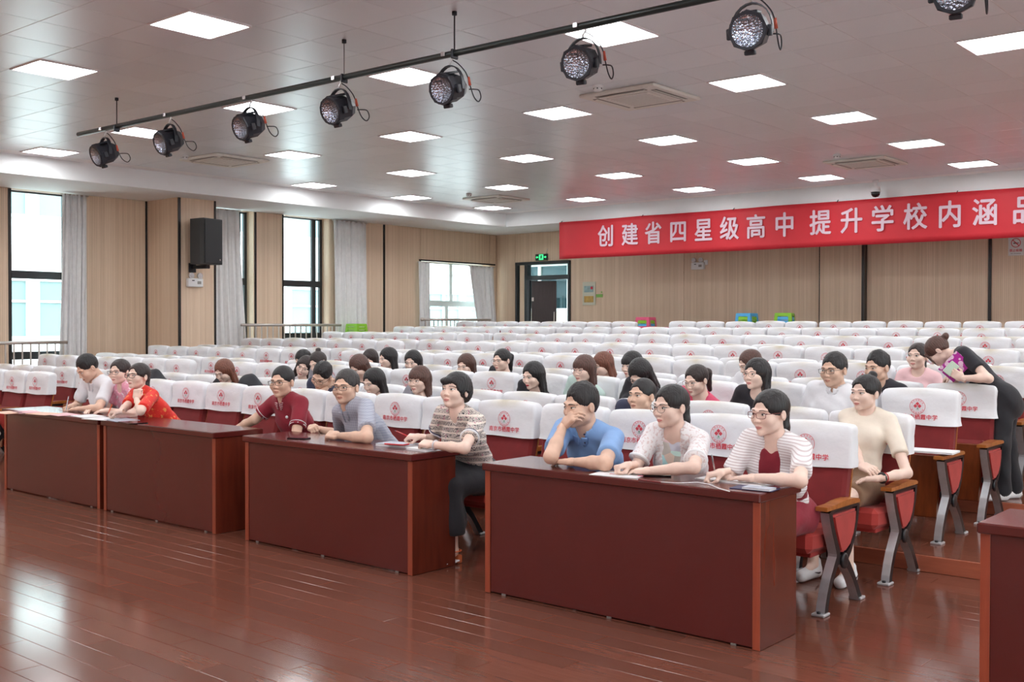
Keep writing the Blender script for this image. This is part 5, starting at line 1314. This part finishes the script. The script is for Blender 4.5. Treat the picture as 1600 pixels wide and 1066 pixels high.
who['I'] = person('woman in white striped cardigan and red trousers writing at the nearest desk', True, seat(1, 0, F1, .08), Hc=hd(1203, 645, 5.26), yaw=-2, pitch=4, hair='tied', gl=('rect', M_RIMR), top=cloth('white_stripe_knit', 'stripe', (240, 238, 240), (208, 196, 198)), sleeve=.75, neck='v', open_front=cloth('dark_red_top', 'plain', (132, 26, 44)), arms=dict(R=dict(to=tbl(1130, 738, .02), pose='grip', dir=(-.75, -.6, -.2), back=(-.35, -.2, 1)), L=dict(elbow=el(1250, 757), to=tbl(1180, 747, .004), pose='flat', dir=(-.97, -.1, -.08))), bottom=cloth('dark_red_trousers', 'plain', (140, 28, 48)), flare=.045, shoes=WSH, res=.010, group=FR, size=1.03)
jp = seat(2, 0, .27)
who['J'] = person('young woman in cream T-shirt and brown shorts with a hair bun in the second row', True, jp, (1352, 614), yaw=2, pitch=0, hair='bun', top=cloth('cream_tee', 'plain', (236, 224, 208)), sleeve=.66, arms=dict(L=dict(elbow=onY(1417, 740, 6.74), to=onY(1374, 748, 6.52), pose='rest', dir=(-.9, -.3, -.1)), R=dict(to=onY(1354, 752, 6.50), pose='rest', dir=(.85, -.4, -.2), back=(-.1, -.4, 1))), bottom=cloth('brown_shorts', 'plain', (138, 106, 82)), bare=1.0, shoes=WSH, res=.010, group=BR, lipcol=M_LIPF)
def back(key, label, fem, row, i, px, **k):
    hy = k.pop('hy', .25); k.setdefault('lean', -.04); k.setdefault('res', .014); k.setdefault('bottom', BLK)
    who[key] = person(label, fem, seat(row, i, hy, k.pop('dx', 0)), px, group=BR, floor=STEP*tier_of_row(row), **k)
WT_ = cloth('white_shirt', 'plain', (232, 233, 238)); BLT = cloth('black_top', 'plain', (36, 34, 42)); PKT = cloth('pale_pink_top', 'plain', (240, 200, 204)); HPT = cloth('hot_pink_top', 'plain', (236, 92, 128)); GRT = cloth('grey_top', 'plain', (150, 150, 160)); DKT = cloth('dark_blue_top', 'plain', (52, 56, 82)); MNT = cloth('mint_top', 'plain', (196, 220, 214))
back('h18', 'young man whose face shows between blue-shirted man and lace-topped woman', False, 2, 3, (1003, 619), hair='crop', yaw=0, pitch=-4, top=DKT)
back('h10', 'woman with brown fringe and round metal glasses behind the patterned blouse', True, 2, 7, (655, 594), hair='longbang', hcol='brown', gl=('round', M_RIMM), yaw=4, pitch=4, top=GRT)
back('h8', 'girl with centre-parted black hair just right of the grey-shirted man', True, 2, 8, (584, 597), hair='long', yaw=-10, pitch=18, top=WT_)
back('h4', 'black-haired man leaning his bowed face on his hand behind the desks', False, 2, 9, (503, 587), hair='spiky', yaw=6, pitch=30, roll=18, top=DKT, gl=('rect', M_RIMB), arms=dict(L=dict(to=onY(512, 606, 6.60), pose='fist', dir=(.1, .2, 1), back=(.3, -1, .1), pole=(.6, -.5, -1))))
back('h25', 'woman with long brown hair and glasses looking down in the second row', True, 2, 12, (350, 580), hair='longside', hcol='auburn', gl=('round', M_RIMM), yaw=-8, pitch=26, top=BLT)
back('h2', 'woman with red lips leaning her head on her neighbour', True, 3, 12, (476, 573), hair='longside', hcol='dark', yaw=22, pitch=12, roll=26, top=WT_, lean=-.2)
back('h3', 'dark-haired woman with a topknot behind the maroon-shirted man', True, 3, 11, (497, 567), hair='bun', hcol='dark', yaw=-4, pitch=24, roll=-10, top=GRT)
back('h5', 'woman bowing her parted dark brown hair behind the grey-shirted man', True, 3, 10, (561, 573), hair='long', hcol='brown', yaw=-10, pitch=36, top=BLT)
back('h13', 'woman with long black hair and red lips in the third row', True, 3, 6, (833, 587), hair='long', yaw=-4, pitch=12, top=BLT, lipcol=mat('red_lipstick', (196, 50, 60), .35))
back('h14', 'woman with brown fringe and large glasses behind the blue-shirted man', True, 3, 5, (912, 577), hair='longbang', hcol='brown', gl=('round', M_RIMM), yaw=0, pitch=6, top=MNT)
back('h17', 'person in black bowing black hair towards the desk', True, 3, 4, (1000, 584), hair='long', yaw=10, pitch=44, top=BLT, sleeve=1.8, gl=('rect', M_RIMB))
back('h19', 'woman with ponytail, glasses and hot pink top looking down', True, 3, 3, (1088, 594), hair='pony', hcol='dark', gl=('round', M_RIMM), yaw=-2, pitch=16, top=HPT)
back('h21', 'woman with long black hair and round glasses looking up in the third row', True, 3, 2, (1182, 585), hair='longside', gl=('round', M_RIMM), yaw=2, pitch=-2, top=BLT)
back('h22', 'man in white collared shirt and glasses in the third row', False, 3, 1, (1303, 578), hair='short', gl=('rect', M_RIMB), yaw=8, pitch=4, top=WT_, collar=WT_, neck='polo', sleeve=.75, res=.012)
back('h1', 'rounded black-haired head behind the two leaning women', True, 4, 13, (474, 562), hair='tied', yaw=-20, pitch=34, top=BLT)
back('h6', 'woman with a dark bob half hidden behind a white seat', True, 5, 13, (578, 561), hair='longbang', hcol='dark', yaw=0, pitch=10, top=GRT)
back('h7', 'woman with straight black hair turned to the left in the fourth row', True, 4, 11, (606, 560), hair='longside', yaw=-24, pitch=8, top=WT_)
back('h9', 'woman with flat centre-parted black hair, eyes at seat-top level', True, 4, 10, (645, 565), hair='long', yaw=14, pitch=14, top=GRT)
back('h11', 'woman with brown parted fringe whose eyes meet the seat top', True, 4, 9, (728, 571), hair='longside', hcol='brown', yaw=4, pitch=12, top=WT_)
back('h12', 'woman with tied black hair and thin glasses in the fourth row', True, 4, 8, (784, 563), hair='pony', gl=('round', M_RIMM), yaw=-2, pitch=6, top=BLT)
back('h15', 'person with reddish brown hair behind the woman in large glasses', True, 4, 6, (942, 570), hair='longside', hcol='auburn', yaw=-20, pitch=18, top=BLT)
back('h16', 'woman half hidden behind the bowed black-haired person', True, 4, 5, (987, 570), hair='longbang', hcol='black', yaw=-4, pitch=10, top=WT_)
back('h20', 'person with brown hair looking down behind the long-haired woman in glasses', True, 4, 3, (1172, 568), hair='tied', hcol='brown', yaw=-26, pitch=24, top=WT_)
back('h23', 'black-haired man in black top behind the woman with the bun', False, 4, 1, (1371, 574), hair='spiky', yaw=0, pitch=6, top=BLT)
back('h24', 'woman in pale pink top facing the bending woman', True, 5, 1, (1434, 557), hair='tied', hcol='dark', yaw=14, pitch=-4, top=PKT, res=.012, neck='round')
# standing woman bending over the fifth row
bp = A3(-2.66, 9.02, .21)
b_hip = onY(1566, 622, 9.05); b_head = onY(1466, 549, 9.02)
who['Z'] = person('woman in black bending over the seats with books in her arm', True, b_hip, Hc=b_head, Nk_at=onY(1501, 553, 9.04), absyaw=True, yaw=-80, pitch=52, roll=0, hair='lowbun', hcol='brown', top=BLT, sleeve=.62, tw=-62,
    arms=dict(L=dict(elbow=onY(1545, 592, 8.80), to=onY(1503, 591, 8.77), pose='cup', dir=(-.8, .1, .45), back=(.2, -1, -.1)), R=dict(to=onY(1488, 585, 9.05), pose='cup', dir=(-.6, 0, -.5), pole=(0, .6, -1))),
    bottom=BLK, legs={1: A3(b_hip[0]+.03, 8.98, .30), -1: A3(b_hip[0]+.07, 9.16, .30), 'toe': A3(-.5, -.85, 0)}, shoes=WSH, res=.010, floor=.21, group=BR, L=.5)
# ================================================================== things on desks and laps
M_PAPER = mat('white_paper', (236, 237, 240), .7); M_PEACH = mat('peach_paper', (240, 196, 176), .7, var=.08, vscale=20); M_PINKP = mat('pink_paper', (240, 190, 196), .7); M_BLUEC = mat('dark_blue_folder', (52, 56, 96), .4); M_PHONE = mat('black_phone_glass', (20, 20, 24), .12); M_REDP = mat('red_plastic', (206, 40, 48), .4); M_GREYP = mat('grey_printed_cover', (176, 182, 196), .5, var=.2, vscale=30); M_SILV = mat('silver_pen', (190, 190, 196), .25, .7)
def slab(name, label, cat, px, py, w, d, h, rz, m, z=DH, group=None, pages=None, at=None):
    p = onz(px, py, z) if at is None else at
    o = tag(empty(name, (p[0], p[1], z), R_(rz)), label, cat, group)
    if pages:
        MB().box((0, 0, h/2), (w-.006, d-.006, h*.8), .0005).obj('pages', M_PAPER, o); MB().box((0, 0, h*.95), (w, d, h*.1), .0003).obj('front_cover', m, o); MB().box((0, 0, h*.05), (w, d, h*.1), .0003).obj('back_cover', m, o)
    else:
        MB().box((0, 0, h/2), (w, d, h), min(.0006, h*.3)).obj('sheet', m, o)
    return o
def pen(label, a, b, m, tip=None):
    a = np.array(a); b = np.array(b); o = tag(empty('pen', tuple(a)), label, 'pen'); t = b-a
    MB().tube([(0, 0, 0), tuple(t*.12)], [.001, .0042], 8).obj('pen_tip', M_SILV, o); MB().tube([tuple(t*.12), tuple(t)], .0045, 8).obj('pen_barrel', m, o); return o
def phone(label, px, py, rz, m=M_PHONE, face=None, z=DH):
    p = onz(px, py, z); o = tag(empty('phone', (p[0], p[1], z), R_(rz)), label, 'phone'); MB().box((0, 0, .0045), (.155, .076, .009), .003).obj('phone_case', m, o); MB().box((0, 0, .0093), (.146, .068, .001), .0003).obj('phone_screen', face or M_PHONE, o); return o
def tube_thing(name, label, cat, pts, r, m):
    b = np.array(pts[0]); o = tag(empty(name, tuple(b)), label, cat); MB().tube([tuple(np.array(p)-b) for p in pts], r, 6).obj('strand', m, o); return o
PG = 'papers on the left desks'
k = 0
for (px, py, m, rz, h, lab) in ((12, 645, M_PEACH, 5, .003, 'peach sheet at the far left edge of the left desk'), (42, 644, M_PINKP, -12, .003, 'pink sheet near the left end of the left desk'), (70, 647, M_PEACH, 9, .004, 'peach printed sheets in front of the end chair of the left block'), (98, 648, M_PINKP, -4, .003, 'pink sheet beside the writing man'), (122, 641, M_PAPER, 14, .004, 'white sheet under the writing man\'s hand'), (138, 651, M_PAPER, -6, .006, 'white stapled papers at the desk edge below the writing man'), (160, 655, M_PAPER, 10, .005, 'white papers spanning the gap between the two left desks'), (190, 657, M_GREYP, -8, .006, 'grey booklet beside the red-bloused woman\'s elbow')):
    slab('paper', lab, 'paper', px, py, .29, .20, h, rz, m, group=PG)
slab('folder', 'flat dark folder under the red-bloused woman\'s arm', 'folder', 208, 661, .24, .16, .008, -10, M_PHONE)
pen('white pen in the hand of the white-shirted man', tbl(103, 642, -.02), tbl(107, 620, .10), M_SILV); pen('orange pen in the hand of the woman in red', tbl(167, 652, -.02), tbl(175, 632, .10), mat('orange_plastic', (226, 96, 48), .4))
phone('black phone lying by the clasped hands of the grey-shirted man', 467, 686, 20)
slab('notebook', 'thick white notebook under the patterned-blouse woman\'s hands', 'notebook', 622, 697, .26, .17, .018, 8, M_GREYP, pages=True); slab('notebook', 'thin white booklet at the corner of the middle desk', 'notebook', 662, 703, .20, .14, .012, -6, M_PAPER, pages=True)
phone('red-cased phone lying on the thick white notebook', 620, 695, 12, M_REDP, M_GREYP, DH+.019)
pen('red pen held up by the woman in the patterned blouse', tbl(617, 673, .035), tbl(640, 683, .02), M_REDP)
slab('paper', 'white printed sheets under the lace-topped woman\'s fist', 'paper', 968, 742, .28, .19, .004, 10, M_PAPER); slab('sticker', 'small red sticker on the lace-topped woman\'s papers', 'sticker', 958, 741, .04, .012, .001, 20, M_REDP, z=DH+.0045); slab('sticky_note', 'small pink note at the edge of the lace-topped woman\'s papers', 'sticky note', 1001, 744, .03, .02, .002, 10, mat('pink_note', (244, 150, 172), .6), z=DH+.0045)
phone('dark phone with a beige screen between the two women', 1026, 744, 35, M_PHONE, mat('beige_screen', (206, 180, 150), .3))
pen('thin red-and-black pen lying at the front edge of the nearest desk', onz(993, 749, DH+.006), onz(1032, 754, DH+.006), mat('dark_red_pen', (112, 26, 30), .35))
c_ = [onz(x, y, DH+.004) for x, y in ((1030, 753), (1060, 755), (1090, 754), (1108, 757), (1125, 764), (1140, 768))]
tube_thing('cable', 'white charging cable along the front edge of the nearest desk', 'cable', c_, .0025, M_PAPER)
slab('paper', 'white sheets under the writing woman\'s hands on the nearest desk', 'paper', 1150, 752, .40, .18, .006, -4, M_PAPER); slab('folder', 'dark blue folder beneath the writing woman\'s sheets', 'folder', 1180, 764, .22, .13, .004, 6, M_BLUEC); slab('notebook', 'silvery booklet at the corner of the nearest desk', 'notebook', 1182, 768, .15, .09, .010, 4, M_GREYP, pages=True, at=onz(1186, 766, DH)+A3(.0, .0, 0)); bpy.data.objects['notebook.002'].location.z = DH+.0045
slab('eraser', 'pink eraser by the writing woman\'s elbow', 'eraser', 1219, 755, .04, .025, .016, 10, mat('pink_eraser', (240, 160, 190), .6))
pen('silver pen in the writing woman\'s hand', tbl(1119, 747, -.022), tbl(1112, 712, .12), M_SILV)
jz = who['J']; lap = jz['P']+A3(-.02, -.33, .085)
slab('paper', 'white leaflet with a blue corner on the lap of the young woman in cream', 'leaflet', 0, 0, .21, .15, .004, 15, M_PAPER, z=lap[2], at=lap)
def band(who_k, s, f, r, m, name, label, th=.006):
    w_ = who[who_k]; S_, E_, W_, sp = w_['J'][s]; c = W_+(E_-W_)*f; ax = unit(W_-E_); x = unit(np.cross(ax, A3(0, 0, 1))); y = np.cross(ax, x)
    o = MB().tube([tuple(c+(x*math.cos(a)+y*math.sin(a))*r-w_['base']) for a in np.linspace(0, 2*math.pi, 16, endpoint=False)], th, 6, closed=True).obj(name, m, w_['root']); o['label'] = label
band('J', 1, .10, .029, M_PHONE, 'wristband', 'black fitness wristband', .009); band('J', 1, .20, .029, M_REDP, 'bracelet', 'thin red bracelet', .003)
band('F', 1, .12, .028, mat('pearl_beads', (224, 222, 226), .25), 'bracelet', 'pearly bead bracelet', .006)
# sandals of the woman in the black skirt
M_TAN = mat('tan_leather', (206, 106, 58), .5)
wf = who['F']
for s in (-1, 1):
    a = wf['an'][s]-wf['base']; o = MB()
    o.box((a[0], a[1]-.055, .012), (.07, .17, .010), .003, 1, rot=(R_(8), 0, 0)); o.box((a[0], a[1]+.045, .028), (.045, .045, .055), .006, 0)
    o.tube([(a[0]+.042*math.cos(t), a[1]+.01+.05*math.sin(t), .088) for t in np.linspace(0, 2*math.pi, 14, endpoint=False)], .005, 6, 0, closed=True); o.tube([(a[0]-.04, a[1]-.10, .018), (a[0], a[1]-.105, .050), (a[0]+.04, a[1]-.10, .018)], .007, 6, 1)
    o.obj('sandal', [M_TAN, M_PAPER], wf['root'])
# booklet on the third-row armrest
ar_ = A3(CX0+.296, ROW0+2*ROWP+.1, STEP+.612)
o = slab('booklet', 'open white booklet lying on the third-row aisle armrest', 'booklet', 0, 0, .36, .21, .012, 4, M_PAPER, z=ar_[2], pages=True, at=ar_+A3(-.10, .03, 0))
# books and phone held by the bending woman
def floral():
    m, nt, b = _nt('purple_floral_cover'); v = coords(nt); vo = N(nt, 'ShaderNodeTexVoronoi'); vo.inputs['Scale'].default_value = 22; nt.links.new(v, vo.inputs['Vector'])
    nt.links.new(mix_col(nt, math_n(nt, 'LESS_THAN', vo.outputs['Distance'], .42), srgb((186, 40, 158)), srgb((240, 206, 228))), b.inputs['Base Color']); b.inputs['Roughness'].default_value = .4; return m
bk_ = onY(1492, 573, 8.84)
def held(name, label, cat, p, size, rot, m, pages=True):
    o = tag(empty(name, tuple(p)), label, cat); o.rotation_euler = [R_(q) for q in rot]
    if pages: MB().box((0, 0, 0), (size[0]-.006, size[1]*.8, size[2]-.006), .001).obj('pages', M_PAPER, o)
    for s in (-1, 1): MB().box((0, s*size[1]*.45, 0), (size[0], size[1]*.1, size[2]), .0005).obj('cover', m, o)
held('book', 'purple floral notebook hugged by the bending woman', 'book', bk_, (.155, .016, .20), (8, 42, 20), floral())
held('book', 'white book tucked behind the purple notebook', 'book', onY(1509, 578, 8.90), (.17, .018, .22), (8, 40, 20), M_GREYP)
o = tag(empty('phone', tuple(onY(1486, 576, 8.79))), 'pale green phone in the bending woman\'s hand', 'phone'); o.rotation_euler = (R_(6), R_(40), R_(20))
MB().box((0, 0, 0), (.075, .010, .11), .004).obj('phone_case', mat('pale_green_case', (206, 226, 208), .4), o); MB().box((0, -.0055, 0), (.068, .001, .10), .0003).obj('phone_screen', MATS['pale_green_case'], o)
# rounded black bags on second-row seats
def bag(px, py, row, i, label):
    OCC.discard((row, 'm', i)); yb = ROW0+ROWP*(row-1)+.18; p = onY(px, py, yb); zf = STEP*tier_of_row(row)
    o = tag(empty('backpack', (p[0], yb, zf)), label, 'bag', 'black bags on the seats'); h = p[2]-zf
    f = lambda Q: smin(ell(Q, A3(0, 0, h*.55), A3(.20, .11, h*.48)), rc(Q, A3(-.08, 0, h-.09), A3(.12, .0, h-.16), .085, .075), .06)+.004*np.sin(40*Q[:, 0]+25*Q[:, 2])
    V, F = nets(lambda Q: smax(f(Q), -(Q[:, 2]-.46), .01), (-.3, -.2, .40), (.3, .2, h+.1), .012); link('bag_body', np_mesh('bag_body', V, F, mat('black_nylon', (30, 30, 38), .6, bmp=.2, bscale=40)), o)
    MB().tube([(-.06, .1, h-.06), (-.05, .16, h-.1), (-.05, .14, h-.35), (-.05, .1, .55)], .012, 6).obj('strap', MATS['black_nylon'], o)
bag(243, 580, 2, 14, 'rounded black bag behind the head of the woman in red'); bag(392, 588, 2, 11, 'rounded black bag left of the maroon-shirted man')

# sleeve cuffs, chest badge and buttons
def cuff(k, s, sl, m, name, label, off=0.0, th=.006):
    w_ = who[k]; S_, E_, W_, sp = w_['J'][s]; ax = unit(E_-S_); c = S_+(E_-S_)*sl-ax*off; x = unit(np.cross(ax, A3(.3, .2, 1))); y = np.cross(ax, x)
    top_ = [o for o in w_['root'].children if o.name.startswith('top')][0]; co = np.zeros(len(top_.data.vertices)*3); top_.data.vertices.foreach_get('co', co); co = co.reshape(-1, 3)+w_['base']
    q = co-c; near = (np.abs(q@ax) < .012) & (np.linalg.norm(q, axis=1) < .12); r = np.linalg.norm(q-np.outer(q@ax, ax), axis=1)
    if near.sum() < 6: return
    a_ = np.arctan2(q@y, q@x); pts = []
    for a in np.linspace(-math.pi, math.pi, 20, endpoint=False):
        dd = np.abs((a_-a+math.pi) % (2*math.pi)-math.pi); kk = near & (dd < .35); rr = np.median(r[kk]) if kk.any() else np.median(r[near]); pts.append(tuple(c+(x*math.cos(a)+y*math.sin(a))*(rr+.001)-w_['base']))
    o = MB().tube(pts, th, 6, closed=True).obj(name, m, top_); o['label'] = label
for s in (-1, 1):
    cuff('D', s, .66, M_PAPER, 'sleeve_stripe', 'white sleeve stripe', .0, .004); cuff('D', s, .60, M_PAPER, 'sleeve_stripe', 'white sleeve stripe', .0, .003)
    cuff('F', s, .62, M_PAPER, 'cuff', 'white sleeve cuff', .0, .009); cuff('F', s, .57, M_BLUEC, 'cuff_piping', 'navy cuff piping', .0, .004)
    cuff('H', s, .74, M_PAPER, 'lace_trim', 'white lace sleeve trim', 0, .010)
def stick(k, px, py, r, m, name, label):
    w_ = who[k]; top_ = [o for o in w_['root'].children if o.name.startswith('top')][0]; co = np.zeros(len(top_.data.vertices)*3); top_.data.vertices.foreach_get('co', co); co = co.reshape(-1, 3)+w_['base']
    dr_ = unit(ray(px, py)); q = co-CP; t = q@dr_; dist = np.linalg.norm(q-np.outer(t, dr_), axis=1); ok = dist < .02
    if not ok.any(): return
    i = np.where(ok)[0][np.argmin(t[ok])]; c = CP+dr_*(t[i]); nrm = np.zeros(len(co)*3); top_.data.vertices.foreach_get('normal', nrm); n_ = Vector(nrm.reshape(-1, 3)[i])
    o = link(name, MB().lathe([(r, -.004), (r, .002), (r*.7, .0035), (0, .004)], 12).mesh(name, m), top_); o.matrix_local = Matrix.Translation(Vector(c-w_['base'])) @ n_.to_track_quat('Z', 'Y').to_matrix().to_4x4(); o['label'] = label
stick('D', 448, 652, .012, M_PAPER, 'chest_badge', 'small white chest emblem')
stick('G', 913, 679, .006, M_BLUEC, 'button', 'dark shirt button'); stick('G', 914, 692, .006, M_BLUEC, 'button', 'dark shirt button')
# ---- chairs
for (k, blk, i, x, y, z) in chair_slots(): make_chair(k, blk, i, x, y, z, (k, blk, i) in OCC)
